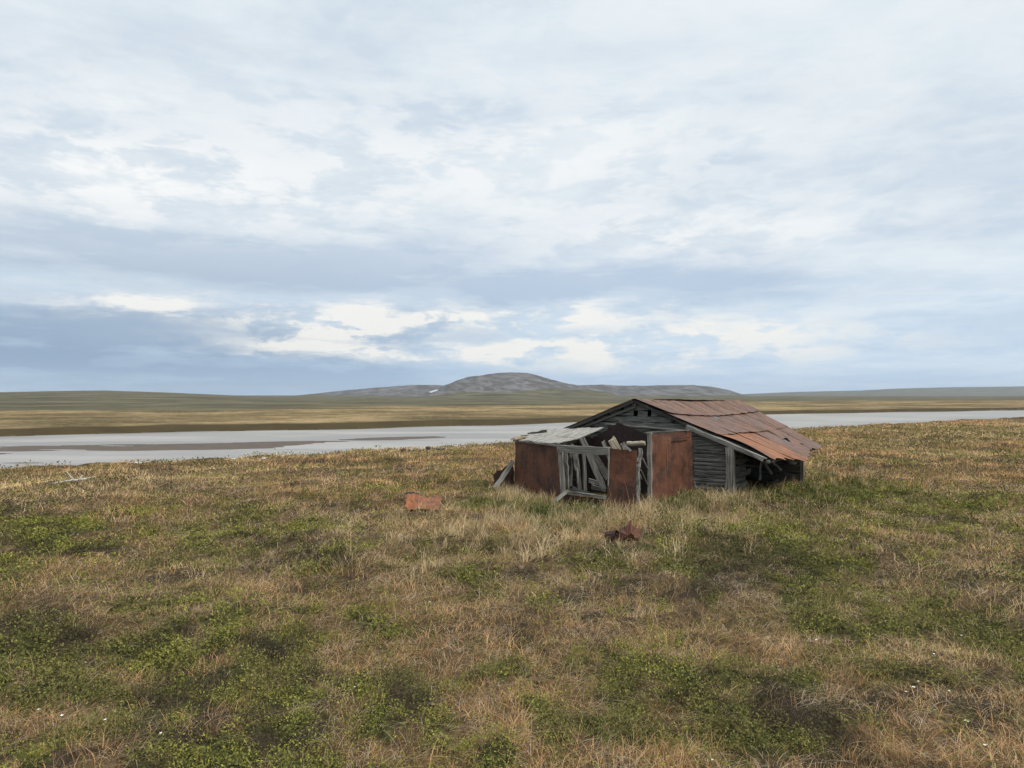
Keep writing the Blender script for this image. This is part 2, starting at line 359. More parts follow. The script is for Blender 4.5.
# water: one level sheet at river level, wide enough for the whole channel
def make_water():
    m, t, b = mat('river_water')
    pos = t.n('ShaderNodeNewGeometry').outputs['Position']
    mp = t.n('ShaderNodeMapping'); t.put(mp.inputs[0], pos); mp.inputs['Scale'].default_value = (.02, .06, 0)
    n = t.noise(mp.outputs[0], 1, 5, .6); w = t.noise(pos, 2.2, 4, .6)
    t.put(b.inputs['Base Color'], t.mix(t.ss(.4, .62, n), (.20, .187, .17), (.31, .295, .275)))
    t.put(b.inputs['Roughness'], t.ss(.4, .65, n, .38, .54)); b.inputs['IOR'].default_value = 1.33
    t.put(b.inputs['Normal'], t.bump(w, .6, .06))
    V = np.array([(-2500, -1500, -6), (1500, 20, -6), (1500, 1600, -6), (-2500, 1600, -6)], float)
    # keep the sheet inside the channel's wide neighbourhood; land rises above it elsewhere
    V = np.array([(-900, -700, -6), (-120, -90, -6), (300, 180, -6), (1200, 900, -6), (1100, 1150, -6), (230, 420, -6), (-150, 200, -6), (-1000, -300, -6)], float)
    me = bpy.data.meshes.new('water'); me.from_pydata([tuple(v) for v in V], [], [(0, 1, 6, 7), (1, 2, 5, 6), (2, 3, 4, 5)])
    me.materials.append(m); o = bpy.data.objects.new('water', me); COL.objects.link(o); tag(o, kind='structure')
make_water()

# ------------------------------------------------------------------ HUT
hutbase = Vector((4.2, 16.3, gz(4.2, 16.3)))
hut = empty('derelict_hut', hutbase)
tag(hut, 'collapsing grey timber hut with rust-red sheet metal roof and broken front porch', 'hut')
RF = P(633, 399.3, 16.0); RR = P(738, 401.3, 19.0); EF = P(776, 461.5, 14.2); ER = P(822, 446.5, 17.3)
LF = P(563, 429.0, 17.1); LR = LF+(RR-RF)
def roofpt(u, v, lift=0):   # u along the ridge 0..1, v down the slope 0..1
    a = RF.lerp(RR, u); b = EF.lerp(ER, u); p = a.lerp(b, v)
    sag = -.075*math.sin(math.pi*u)*math.exp(-((v-.25)/.28)**2)-.02*math.sin(math.pi*u)
    n = (EF-RF).cross(RR-RF).normalized(); n = n if n.z > 0 else -n
    return p+n*lift+Vector((0, 0, sag))
# rusty sheets: three courses, five to a course
def roof_sheets():
    courses = [(0.0, .27), (.24, .615), (.585, 1.0)]
    for ci, (v0, v1) in enumerate(courses):
        cuts = [[0, .2, .39, .6, .79, 1], [0, .22, .43, .62, .82, 1], [0, .25, .47, .66, .84, 1]][ci]
        for k in range(5):
            mb = MB(); u0, u1 = cuts[k], cuts[k+1]+(.012 if k < 4 else 0); nx, ny = 10, 14
            lift0 = .012+.012*(2-ci)+.0015*(k % 2); tw = random.gauss(0, .003); e0 = random.gauss(0, .008) if ci else 0; e1 = random.gauss(0, .004)
            hole = None
            if ci == 2 and k == 2: hole = lambda x, y: (abs(x-.85)/.16)**2+(abs(y-.50)/.08)**2 < 1+.8*math.sin(x*37+y*51)
            if ci == 2 and k == 3: hole = lambda x, y: (abs(x-.0)/.3)**2+(abs(y-.50)/.09)**2 < 1+.7*math.sin(x*31+y*43)
            ou, ov = random.random()*30, random.random()*30; W, H = (u1-u0)*4.4, (v1-v0)*3.0
            N = (EF-RF).cross(RR-RF).normalized(); N = N if N.z > 0 else -N
            if ci == 2 and k == 0: u0 = .02
            idx = {}
            for j in range(ny+1):
                for i in range(nx+1):
                    x, y = i/nx, j/ny; u = u0+(u1-u0)*x; v = v0+e0+(v1+e1-v0-e0)*y
                    if ci == 2: v += .085*y*math.exp(-((u-.42)/.17)**2)
                    if ci == 2 and y > .9: v += .012*math.sin(u*23)+.010*math.sin(u*61)+(-.03 if k == 0 and x < .5 else 0)
                    l = lift0+tw*(x-.5)+.010*(float(vnoise(np.array([x*W*4+ou]), np.array([y*H*2.0+ov]))[0])-.5)*2
                    l += .016*y*y if ci < 2 else 0
                    if ci == 2 and k == 0: l += .06*(1-x)*math.sin(math.pi*min(y*1.1, 1))
                    if ci == 2 and k >= 2 and y < .3: l += .01
                    l += .004*math.cos(x*math.pi*2*3)
                    if j == ny: v += random.gauss(0, .004)
                    p = roofpt(u, v, l); idx[i, j] = len(mb.v); mb.v.append(tuple(p)); mb.v.append(tuple(p-N*.004))
            keep = lambda i, j: 0 <= i < nx and 0 <= j < ny and not (hole and hole((i+.5)/nx, (j+.5)/ny))
            for j in range(ny):
                for i in range(nx):
                    if not keep(i, j): continue
                    a, b, c, d = idx[i, j], idx[i+1, j], idx[i+1, j+1], idx[i, j+1]
                    uv = [(ou+x/nx*W, ov+y/ny*H) for x, y in ((i, j), (i+1, j), (i+1, j+1), (i, j+1))]
                    mb.f.append((a, d, c, b)); mb.uv += [uv[0], uv[3], uv[2], uv[1]]
                    mb.f.append((a+1, b+1, c+1, d+1)); mb.uv += uv
                    for (ii, jj, e, g, k1, k2) in ((i, j-1, a, b, 0, 1), (i+1, j, b, c, 1, 2), (i, j+1, c, d, 2, 3), (i-1, j, d, a, 3, 0)):
                        if not keep(ii, jj): mb.f.append((e, g, g+1, e+1)); mb.uv += [uv[k1], uv[k2], uv[k2], uv[k1]]
            o = mb.build('roof_sheet', M_ROOFO if (ci == 2 and k in (0, 1)) or (ci == 1 and k == 0 and False) else M_ROOF, hut)
            if ci == 2 and k in (0, 1): o['label'] = 'bright orange rusted roof sheet at the low front eave'
roof_sheets()
mb = MB()   # deck boards beneath the sheets, running down the slope
nb = 20
for k in range(nb):
    u = (k+.5)/nb; v1 = .95-random.random()*.04
    if k in (12, 15): v1 = .9
    mb.board(roofpt(u, .0, -.035), roofpt(u, v1, -.035), .185, .022, up=(RR-RF), seg=8, jit=.003)
mb.build('roof_deck', M_WALL, hut)
mb = MB()
mb.board(roofpt(-.012, .42, -.075), roofpt(-.012, .93, -.05), .085, .10, seg=9, jit=.006)
mb.build('verge_rafter', M_PALE, hut)
mb = MB(); mb.board(roofpt(.004, .0, -.04), roofpt(.004, .44, -.05), .05, .03, seg=8, jit=.004); mb.build('verge_board', M_DARKSHADE, hut)
mb = MB(); mb.log(roofpt(.0, .955, -.09), roofpt(.97, .955, -.10), .045, .04, seg=9); mb.build('eave_beam', M_WOOD, hut, True)
for a in (.3, .7):
    mb = MB(); mb.log(roofpt(.02, a, -.10), roofpt(.97, a, -.10), .05, .045, seg=7); mb.build('purlin', M_DARKSHADE, hut, True)
# pale torn strips by the ridge
for (u, v, L) in ((.13, .02, .16), (.31, .03, .16)):
    mb = MB(); mb.board(roofpt(u, v, .045), roofpt(u+.012, v+L*.6, .047), .022, .008, up=(RR-RF), seg=4, jit=.002); mb.build('flashing_strip', M_PALE, hut)
# left slope
mb = MB()
for k in range(14):
    u = (k+.5)/14; a = RF.lerp(RR, u)-Vector((0, 0, .04)); b = LF.lerp(LR, u)-Vector((0, 0, .04)); mb.board(a, b, .29, .022, up=(RR-RF), seg=4, jit=.003)
mb.build('rear_roof_deck', M_WALL, hut)
for k in range(4):
    mb = MB(); u0, u1 = k/4, (k+1)/4+.01; a, b = RF.lerp(RR, u0), RF.lerp(RR, u1); c, d = LF.lerp(LR, u1), LF.lerp(LR, u0)
    z = Vector((0, 0, .012+.004*(k % 2))); mb.sheet(a+z, b+z, c+z, d+z, 8, 8, .004, .008, .006); mb.build('roof_sheet', M_RUSTD, hut)
mb = MB(); mb.board(RF+Vector((-.03, -.03, -.055)), LF+Vector((-.03, -.03, -.055)), .075, .03, seg=6); mb.build('verge_board', M_DARKSHADE, hut)
mb = MB(); mb.board(RF+Vector((.06, .05, -.16)), LF.lerp(RF, .22)+Vector((.06, .02, -.13)), .06, .05, seg=6); mb.build('gable_rafter', M_WOOD, hut)
# gable wall
g = Vector((.81, -.588, 0)); un = Vector((.594, .804, 0)); GA = Vector((2.72+.10, 16.0+.10, 0))
def G(s, z, f=0.0): 
    p = GA+g*s; return Vector((p.x, p.y, z))-un*f
def gtop(s): return 2.06-.405*abs(s) if s > 0 else 2.06-.40*abs(s)
gb = gz(3.5, 15.5)-.1
GR = 2.14
mb = MB(); z = gb; hb = .135
while z < 2.0:
    zt = z+hb; zc = z+hb/2
    smax = min(GR, (2.06-zc)/.405-.03); smin = -min(1.75, (2.06-zc)/.40-.03)
    if smax > smin+.1:
        segs = [(smin, smax)]
        if zc < 1.0: segs = [(smin, -1.1), (.95, smax)]          # the doorway into the porch
        if 1.74 < zc < 1.88:
            segs = [(smin, -.07), (.03, .27), (.37, smax)]
        for (a, b) in segs:
            if b-a < .03: continue
            zj = random.gauss(0, .004); mb.board(G(a, zc+zj), G(b, zc+zj+random.gauss(0, .004)), hb*.95, .03+random.random()*.01, seg=max(2, int((b-a)*5)), jit=.0045, rag=.006)
    z += hb
mb.build('gable_wall', M_WALL, hut)
mb = MB(); mb.board(G(-.03, 1.90, .05), G(-.03, 2.05, .05), .09, .03, up=g, seg=2); mb.build('ridge_block', M_PALE, hut)
mb = MB(); mb.log(P(606, 424.5, 16.2), P(688, 431.0, 14.9), .035, .03, seg=8, jit=.09); mb.build('gable_tie', M_WOOD, hut, True)
mb = MB(); mb.board(P(619, 421.5, 16.0), P(664, 431.5, 15.3), .07, .03, seg=6, jit=.006); mb.build('gable_tie', M_WOOD, hut)
# rough log portion right of the porch
mb = MB(); z = gb+.02
while z < 1.22:
    a = 1.36+random.random()*.03; b = GR+.03
    mb.log(G(a, z, .035), G(b, z+random.gauss(0, .004), .035), .046, .044, seg=7, sides=9, jit=.11); z += .083
mb.build('log_wall', M_WALL, hut)
cornerp = Vector((4.50, 14.70, 0))
mb = MB(); mb.board((cornerp.x, cornerp.y, gb-.1), (cornerp.x+.01, cornerp.y, 1.13), .17, .12, up=g, seg=7, jit=.006); mb.build('corner_post', M_PALE, hut)
mb = MB(); q = cornerp+un*.13+g*.04; mb.board((q.x, q.y, gb-.1), (q.x-.02, q.y, 1.1), .07, .09, up=g, seg=6, jit=.004); mb.build('corner_post', M_WOOD, hut)
# side wall, broken open after the first metre
mb = MB(); z = gb; k = 0
while z < .98:
    L = [1.0, .9, 1.05, .95, .85, .98, 1.0, .8][k % 8]*.95
    if k in (4,): L = 1.25
    a = cornerp+un*.15; b = cornerp+un*L
    mb.board((a.x, a.y, z+.06), (b.x, b.y, z+.06+random.gauss(0, .012)), .115, .035, seg=4, jit=.006, rag=.02); z += .125; k += 1
mb.build('side_wall', M_WOOD, hut)
for (a, b, w, m) in ((P(780, 450, 15.5), P(791, 463, 15.3), .06, M_PALE), (P(786, 449.5, 15.8), P(798, 462, 15.7), .07, M_WOOD), (P(770, 459, 15.0), P(781, 470, 15.1), .05, M_WOOD), (P(762, 462, 14.9), P(760, 480, 14.9), .04, M_WOOD)):
    mb = MB(); mb.board(a, b, w, .02, up=Vector((1, 0, 0)), seg=3, jit=.008, rag=.01); mb.build('broken_lath', m, hut)
for (d0, z0, d1, z1) in ((2.4, .84, 3.2, .60), (2.7, .80, 3.35, .70), (3.3, .80, 3.6, .55), (1.2, .75, 1.6, .45)):
    a = cornerp+un*d0; b = cornerp+un*d1; mb = MB(); mb.board((a.x+.25, a.y-.15, z0), (b.x+.3, b.y-.2, z1), .07, .02, seg=3, jit=.006, rag=.01); mb.build('broken_lath', M_WOOD, hut)
rp = P(802, 458, 16.75); rg = gz(rp.x, rp.y)
mb = MB(); mb.board((rp.x, rp.y, rg-.1), (rp.x, rp.y, 1.06), .075, .07, up=g, seg=5); mb.build('corner_post', M_WOOD, hut)
mb = MB(); 
a = P(791.5, 457, 16.4); mb.board(a+Vector((0, 0, .02)), a+Vector((.17, .05, -.03)), .30, .02, seg=3, jit=.01); mb.build('side_board', M_PALE, hut)
# back wall, left wall
bk = RR-Vector((.75*.74, .75*.67, 0))*.2
BL0 = Vector((LR.x-.1, LR.y-.3, 0)); BR0 = Vector((rp.x+.05, rp.y+.15, 0)); FL0 = G(-1.7, 0)
mb = MB(); z = gb
while z < 1.9:
    zc = z+.07; f = min(1, max(0, (2.0-zc)/.75))
    mid = Vector((RR.x-.25, RR.y-.25, 0)); a = mid.lerp(BL0, f if zc > 1.25 else 1); b = mid.lerp(BR0, min(1, (2.0-zc)/1.05))
    mb.board((a.x, a.y, zc), (mid.x, mid.y, zc), .142, .03, seg=3); mb.board((mid.x, mid.y, zc), (b.x, b.y, zc), .142, .03, seg=3); z += .14
mb.build('back_wall', M_WALL, hut)
mb = MB(); z = gb
while z < 1.26:
    mb.board((FL0.x, FL0.y, z+.07), (BL0.x, BL0.y, z+.07), .142, .03, seg=4); z += .14
mb.build('left_wall', M_WALL, hut)
# ---- porch
def panel(name, tl, tr, br, bl, m, lab=None, **k):
    mb = MB(); mb.sheet(tl, tr, br, bl, k.pop('nx', 12), k.pop('ny', 16), **k); o = mb.build(name, m, hut)
    if lab: o['label'] = lab
    return o
panel('metal_panel', P(515.5, 439.5, 16.2), P(546, 442.5, 15.08), P(546, 500, 15.05), P(513.5, 492, 16.25), M_RUST, warp=.012, rag=.004)
panel('metal_panel', P(545.6, 442.3, 15.04), P(558.7, 444.6, 14.48), P(563, 509, 14.42), P(545.6, 503, 15.0), M_RUST, warp=.010, rag=.004)
# side of the porch away from the camera's right hand, boarded
mb = MB()
lA = P(515.5, 440, 16.25); lB = G(-1.75, 1.2)
for k in range(9):
    t = (k+.5)/9; p = lA.lerp(lB, t); zg = gz(p.x, p.y); mb.board((p.x, p.y, zg-.05), (p.x, p.y, 1.15), .2, .025, up=(lB-lA), seg=4, jit=.004)
mb.build('porch_side_wall', M_WOOD, hut)
def post(name, px0, y0, px1, y1, Y, w, th, m, seg=7, jit=.006, log=False, Y1=None):
    a = P(px0, y0, Y); b = P(px1, y1, Y1 or Y); b.z = min(b.z, gz(b.x, b.y)-.05) if y1 > 495 else b.z
    mb = MB()
    if log: mb.log(b, a, w/2, w/2*.9, seg=seg)
    else: mb.board(b, a, w, th, up=Vector((1, -.5, 0)), seg=seg, jit=jit)
    return mb.build(name, m, hut, log)
post('door_jamb', 560.5, 445.5, 563.5, 506, 14.40, .10, .07, M_PALE)
post('door_jamb', 565.5, 452, 567.5, 489, 14.55, .07, .06, M_PALE)
mb = MB(); mb.board(P(558.5, 448.6, 14.34), P(610, 451.2, 13.10), .145, .07, seg=8, jit=.004); mb.build('door_lintel', M_PALE, hut)
mb = MB(); mb.board(P(563, 491.5, 14.30), P(607.5, 497.6, 13.16), .05, .05, seg=6, jit=.004); mb.build('door_sill', M_PALE, hut)
panel('metal_panel', P(562, 494, 14.36), P(607, 500, 13.2), P(607, 516, 13.2), P(562, 509, 14.36), M_RUSTD, 'low dark rusted strip beneath the open doorway', warp=.008, nx=12, ny=4)
panel('metal_panel', P(609, 448.3, 13.10), P(637.3, 450.8, 12.86), P(633.5, 516, 12.82), P(606.8, 513, 13.05), M_RUST, 'narrow rusted panel right of the open doorway', warp=.014, rag=.004)
mb = MB(); mb.board(P(609, 448.2, 13.08), P(608, 496, 13.06), .02, .02, up=Vector((1, -.5, 0)), seg=8, jit=.004); mb.build('panel_edge_strip', M_PALE, hut)
mb = MB()
pts = [P(640, 449, 12.9), P(639, 462, 12.9), P(637.6, 476, 12.9), P(637.8, 488, 12.9), P(636.5, 512, 12.9)]
for a, b in zip(pts, pts[1:]): mb.board(b, a, .075, .05, up=Vector((1, -.5, 0)), seg=3, jit=.009)
mb.build('porch_post', M_PALE, hut)
post('porch_post', 649.8, 433.2, 650.0, 510, 13.86, .085, .09, M_PALE)
mb = MB(); mb.board(P(642.5, 458, 13.4), P(648, 470, 13.7), .03, .02, seg=3); mb.board(P(641, 470, 13.3), P(648, 486, 13.7), .025, .02, seg=3); mb.build('broken_lath', M_WOOD, hut)
cw = lambda x, y: -.10*max(0, (x-.86)/.14)**1.5
panel('metal_panel', P(652.0, 434.0, 13.84), P(692.0, 431.2, 15.10), P(693.5, 494, 15.1), P(651.5, 512, 13.84), M_RUST, 'large rusted panel nearest the grey log wall', warp=.016, rag=.004, nx=18, ny=20)
mb = MB(); mb.board(P(645, 432.6, 13.80), P(690.5, 429.9, 15.05), .022, .05, seg=6, jit=.004); mb.build('top_rail', M_WOOD, hut)
mb = MB(); mb.board(P(674, 439.2, 14.35), P(690, 437.3, 14.9), .03, .012, seg=4, jit=.003); mb.build('rusted_hinge', M_RUSTD, hut)
mb = MB(); mb.board(P(667.5, 447.5, 14.29), P(667.3, 469.5, 14.26), .010, .006, up=Vector((1, .8, 0)), seg=4, jit=.001); mb.build('scratch_strip', M_PALE, hut)  # raised pale strip standing in for a scratch on the panel
# inner rust sheet hanging from the gable, its colour darkened for the porch shadow
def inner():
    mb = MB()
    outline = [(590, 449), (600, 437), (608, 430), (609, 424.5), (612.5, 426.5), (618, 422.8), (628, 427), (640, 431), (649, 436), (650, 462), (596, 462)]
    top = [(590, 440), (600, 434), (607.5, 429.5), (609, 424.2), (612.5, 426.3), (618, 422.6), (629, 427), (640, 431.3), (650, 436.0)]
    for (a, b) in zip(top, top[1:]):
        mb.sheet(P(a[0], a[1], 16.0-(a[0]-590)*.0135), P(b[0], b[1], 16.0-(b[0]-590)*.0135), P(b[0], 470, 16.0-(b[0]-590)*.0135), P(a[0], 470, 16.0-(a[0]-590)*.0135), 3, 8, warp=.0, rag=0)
    mb.build('porch_back_sheet', rust_mat('shaded_rust', (.024, .011, .009), (.04, .018, .013), (.013, .008, .007), .4), hut)
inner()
# porch roof boards
FL, FR, RRp, RL = P(512.5, 438.8, 16.35), P(557.5, 443.6, 14.6), P(605, 427.6, 16.2), P(538, 430.2, 17.6)
mb = MB()
for k in range(10):
    t = (k+.5)/10; a = FL.lerp(FR, t); b = RL.lerp(RRp, t)
    if k == 9: b = a.lerp(b, .97)
    if k == 0: b = a.lerp(b, .8)
    a = a+(a-b).normalized()*random.random()*.06; mid = a.lerp(b, .45)-Vector((0, 0, .05*t))
    mb.board(a, mid, .178, .022, up=(FR-FL), seg=4, jit=.005, rag=.012); mb.board(mid, b, .178, .022, up=(FR-FL), seg=4, jit=.005, rag=.012)
mb.build('porch_roof', M_RBOARD, hut)
mb = MB(); mb.board(P(514, 440.5, 16.28), P(558, 445.8, 14.50), .035, .06, seg=8, jit=.005); mb.build('porch_roof_beam', M_PALE, hut)
mb = MB(); mb.board(P(527, 433.0, 16.9), P(547, 430.6, 16.9), .05, .12, seg=4, jit=.02); mb.build('torn_roof_felt', M_DARKSHADE, hut)
mb = MB(); mb.sheet(P(512.5, 438.0, 16.25), P(522, 436.0, 16.6), P(527, 437.5, 16.1), P(516, 439.2, 15.95), 6, 6, .01, .03, .02); mb.build('lichen_crust', rust_mat('lichen_board', (.30, .19, .09), (.38, .27, .16), (.16, .11, .07), .5, .9), hut)
# round pole stubs over the lintel
for (a, b, Ya, Yb, w, m) in (((581.5, 437.8), (604, 490), 14.15, 14.0, .12, M_WOOD), ((603.5, 441.0), (617, 482), 13.65, 13.8, .07, M_PALE), ((611.5, 438.8), (633, 482), 13.45, 13.7, .15, M_POLE), ((622.5, 443.2), (640, 480), 13.3, 13.5, .10, M_PALE), ((572, 444.5), (577, 470), 14.5, 14.5, .08, M_WOOD)):
    mb = MB(); mb.board(P(*a, Ya), P(*b, Yb), w, w*.6, up=Vector((1, 0, .3)), seg=5, jit=.005, rag=.02); mb.build('leaning_pole', m, hut)
mb = MB(); mb.log(P(627, 443.6, 13.35), P(645, 443.0, 13.2), .042, .04, jit=.12, sides=8); mb.build('pole_stub', M_POLE, hut)
mb = MB(); mb.board(P(624, 445.5, 12.95), P(631, 451, 12.9), .03, .03, seg=2); mb.build('rail_stub', M_PALE, hut)
# boards and wall inside the porch
mb = MB()
iw0, iw1 = G(-1.5, 0, .12), G(.75, 0, .12)
for k in range(11):
    t = (k+.5)/11; p = iw0.lerp(iw1, t)
    if k in (7,): continue
    mb.board((p.x, p.y, gb), (p.x+random.gauss(0, .01), p.y, 1.25-.05*random.random()), .15+.03*random.random(), .02, up=g, seg=4, jit=.006)
mb.build('inner_plank_wall', M_DARKSHADE, hut)  # planks coloured dark to deepen the shade inside the porch
mb = MB()
for (a, b, Y0, Y1, w) in (((570.5, 452), (571, 486), 14.7, 14.7, .06), ((576.5, 452), (580, 492), 14.6, 14.35, .08), ((584, 452), (585.5, 492), 14.9, 14.8, .07)):
    mb.board(P(*b, Y1), P(*a, Y0), w, .04, up=Vector((1, 0, 0)), seg=4, jit=.005)
mb.build('inner_stud', M_WOOD, hut)
for (a, b, Y0, Y1, w) in (((592, 452), (609, 479), 14.6, 14.0, .14),):
    mb = MB(); mb.board(P(*a, Y0), P(*b, Y1), w, .035, up=Vector((1, -.2, .8)), seg=5, jit=.005); mb.build('fallen_board', M_DARKSHADE, hut)
for (a, b, Y) in (((589, 481), (604, 484), 14.9), ((592, 487), (605, 490), 14.5), ((573, 489), (590, 494), 14.4)):
    mb = MB(); mb.board(P(*a, Y), P(*b, Y-.2), .09, .05, seg=3, jit=.006); mb.build('fallen_board', M_PALE if Y > 14.6 else M_WOOD, hut)

# ------------------------------------------------------------------ loose things
def loose_board(a, b, w, th, m, label, up=Vector((1, 0, 0))):
    mb = MB(); mb.board(a, b, w, th, up=up, seg=7, jit=.005, rag=.01); c = (Vector(a)+Vector(b))/2
    o = mb.build('loose_board', m, origin=tuple(c)); tag(o, label, 'board'); return o
a = P(491.5, 500, 15.75); a.z = gz(a.x, a.y)-.04
loose_board(a, P(513, 461.5, 16.12), .11, .03, M_PALE, 'long grey board leaning against the left corner of the rusty porch')
a = P(550.5, 506, 14.0); a.z = gz(a.x, a.y)+.02
loose_board(a, P(569, 490.5, 14.16), .085, .03, M_PALE, 'short pale board leaning on the doorway sill in the grass')
mb = MB(); s0, s1, s2, s3 = P(493.3, 474, 16.35), P(514, 462.5, 16.45), P(514, 488, 16.45), P(494.5, 497, 16.3)
mb.sheet(s0, s1, s2, s3, 9, 9, .006, .05, .015, hole=lambda x, y: .48 < y < .60 and x < .45)
o = mb.build('rusted_sheet', M_RUSTD, origin=tuple((s0+s2)/2)); tag(o, 'bent dark rusted sheet propped behind the grey leaning board', 'metal sheet')
# crumpled scrap in front
def scrap():
    c = ground_at(631, 541); 
    fr = [(619, 541), (619.5, 531), (623, 526), (627, 524), (630, 517.5), (633, 525), (639, 527.5), (645, 532), (643, 538), (644, 543)]
    Y0 = c.y; mb = MB(); n = len(fr); ys = [0, .02, .05, .03, .09, .02, .08, .12, .05, .0]
    front = [P(631+(x-631)*.92+math.sin(i*5.1)*.7, 541+(y-541)*.9+math.cos(i*3.7)*.6, Y0+ys[i]*1.5) for i, (x, y) in enumerate(fr)]; back = [p+Vector((.02*math.sin(i*2), .02+.10*abs(math.sin(i*1.3)), -.015)) for i, p in enumerate(front)]
    ctr = P(631, 533, Y0-.05); ctr2 = P(627, 535, Y0-.02); cb = ctr+Vector((0, .07, 0))
    for i in range(n-1):
        cc = ctr2 if i < 4 else ctr
        mb.quad([cc, front[i], front[i+1]], [(.1*i, 0), (.1*i, .2), (.1*i+.1, .2)])
        mb.quad([cb, back[i+1], back[i]], [(.1*i, 0), (.1*i, .2), (.1*i+.1, .2)])
        mb.quad([front[i], back[i], back[i+1], front[i+1]], [(0, .1*i), (.1, .1*i), (.1, .1*i+.1), (0, .1*i+.1)])
    mb.quad([ctr2, front[4], ctr], [(0, 0), (.1, .2), (.2, 0)])
    mb.quad([front[0], ctr2, ctr, front[-1]], [(0, 0), (.1, 0), (.2, 0), (.3, 0)]); mb.quad([front[0], front[-1], back[-1], back[0]], [(0, 0), (.1, 0), (.2, 0), (.3, 0)])
    o = mb.build('rusted_scrap', rust_mat('red_scrap', (.125, .042, .024), (.20, .085, .05), (.05, .02, .014), .3), origin=tuple(c)); tag(o, 'crumpled pointed piece of rusted sheet metal standing in the grass before the hut', 'scrap metal')
scrap()
def can():
    c = ground_at(612, 541); c.z += .075; ax = Vector((.75, -.55, .25)).normalized(); r = .075; L = .17
    n = ax.orthogonal().normalized(); u = n.cross(ax); mb = MB(); S = 14; rings = []
    for k, (t, q) in enumerate(((-.5, .0), (-.5, 1.0), (-.25, 1.03), (0, .98), (.25, 1.0), (.5, 1.05), (.5, .9), (.1, .9), (-.4, .88), (-.42, .0))):
        rings.append([c+ax*L*t+(n*math.cos(2*math.pi*j/S)+u*math.sin(2*math.pi*j/S)*.85)*r*q*(1+.06*math.sin(j*3+k)) for j in range(S)])
    for k in range(len(rings)-1):
        for j in range(S):
            mb.quad([rings[k][j], rings[k][(j+1) % S], rings[k+1][(j+1) % S], rings[k+1][j]], [(k*.1, j*.03), (k*.1, j*.03+.03), (k*.1+.1, j*.03+.03), (k*.1+.1, j*.03)])
    o = mb.build('rusted_can', M_RUSTD, origin=tuple(c), smooth=True); tag(o, 'small dark rusted can lying open beside the crumpled scrap metal', 'can')
can()
def flat_sheet():
    A, B, C_, D = (ground_at(x, y) for x, y in ((405, 500.5), (441, 501), (440, 511), (406, 511.5)))
    up = Vector((0, 0, 1)); mb = MB(); A, B, C_, D = A+up*.10, B+up*.10, C_+up*.03, D+up*.04
    mb.sheet(A, B, C_, D, 12, 8, .006, .03, .02, fold=lambda x, y: .012*math.sin(x*7)*(1-y))
    o = mb.build('rusted_sheet', M_SCRAP, origin=tuple((A+C_)/2)); tag(o, 'bright orange rusted sheet lying flat in the grass left of the hut', 'metal sheet')
    a = ground_at(405, 499); b = ground_at(417, 499); mb = MB()
    mb.sheet(a+up*.15+Vector((0, .03, 0)), b+up*.13+Vector((0, .03, 0)), b+up*.05, a+up*.05, 6, 4, .02, .02, .01); o = mb.build('gap_shade_plank', M_DARKSHADE, origin=tuple((a+b)/2)); tag(o, 'short dark plank stub standing in for the shaded gap at the far edge of the orange rusted sheet', 'plank')  # dark stub stands in for the shaded gap behind the sheet
flat_sheet()
def driftwood():
    c = ground_at(74, 485); mb = MB(); k = c.y/F
    def q(px, py, dy=0): return Vector((c.x+(px-74)*k, c.y+dy, c.z+(483-py)*k+.09))
    mb.log(q(71, 483), q(84, 481.5, .1), .028, .02, seg=5, sides=7, jit=.12)
    mb.log(q(73.5, 482), q(68, 474, -.05), .026, .012, seg=5, sides=7, jit=.12)
    mb.log(q(74, 482), q(60, 484, -.3), .022, .008, seg=6, sides=6, jit=.12)
    mb.log(q(79, 482), q(80, 478, .1), .02, .01, seg=3, sides=6, jit=.1)
    mb.log(q(82, 481.5, .1), q(88, 480, .25), .018, .007, seg=3, sides=6, jit=.1)
    mm, t, b = mat('bleached_wood'); t.put(b.inputs['Base Color'], t.mix(t.noise(mapped(t, 3, 30, 1), 1, 5), (.28, .26, .22), (.50, .48, .42))); b.inputs['Roughness'].default_value = .85
    o = mb.build('driftwood_branch', mm, origin=tuple(c), smooth=True); tag(o, 'bleached forked driftwood branch lying on the tundra at far left', 'driftwood'); return mm
M_BLEACH = driftwood()
def stone(px, py, w, h, color, label, cat, name, grp=None, mb_=None):
    # rests on the ground where the sight line meets the brink of the bank
    a = (px-512)/F; best = None
    for Y in np.linspace(16, 80, 400):
        if near_edge(np.array([a*Y]), np.array([Y]))[0] > -1.3: break
        best = Y
    c = Vector((a*best, best, gz(a*best, best))); k = best/F
    mm = STM.get(color)
    if not mm:
        mm, t, b = mat('stone_'+str(len(STM))); pos = t.n('ShaderNodeTexCoord').outputs['Object']; t.put(b.inputs['Base Color'], t.mix(t.noise(pos, 9, 6, .6), tuple(x*.55 for x in color), color)); b.inputs['Roughness'].default_value = .95
        t.put(b.inputs['Normal'], t.bump(t.noise(pos, 14, 5), .8, .03)); STM[color] = mm
    mb = MB(); S, R = 14, 8; W = w*k; H = h*k; vs = []; ph = random.random()*9
    for i in range(R+1):
        for j in range(S):
            th = math.pi*i/R; A = 2*math.pi*j/S; d = Vector((math.sin(th)*math.cos(A), math.sin(th)*math.sin(A), math.cos(th)))
            q = 1+.22*math.sin(d.x*4+ph)*math.cos(d.y*3+ph)+.12*math.sin(d.z*6+d.x*5+ph)
            vs.append(Vector((d.x*W*.5*q, d.y*W*.32*q, d.z*H*.62*q))+c+Vector((0, 0, H*.35+.07)))
    for i in range(R):
        for j in range(S): mb.quad([vs[i*S+j], vs[(i+1)*S+j], vs[(i+1)*S+(j+1) % S], vs[i*S+(j+1) % S]], [(0, 0)]*4)
    o = mb.build(name, mm, origin=tuple(c), smooth=False); tag(o, label, cat, grp)
STM = {}
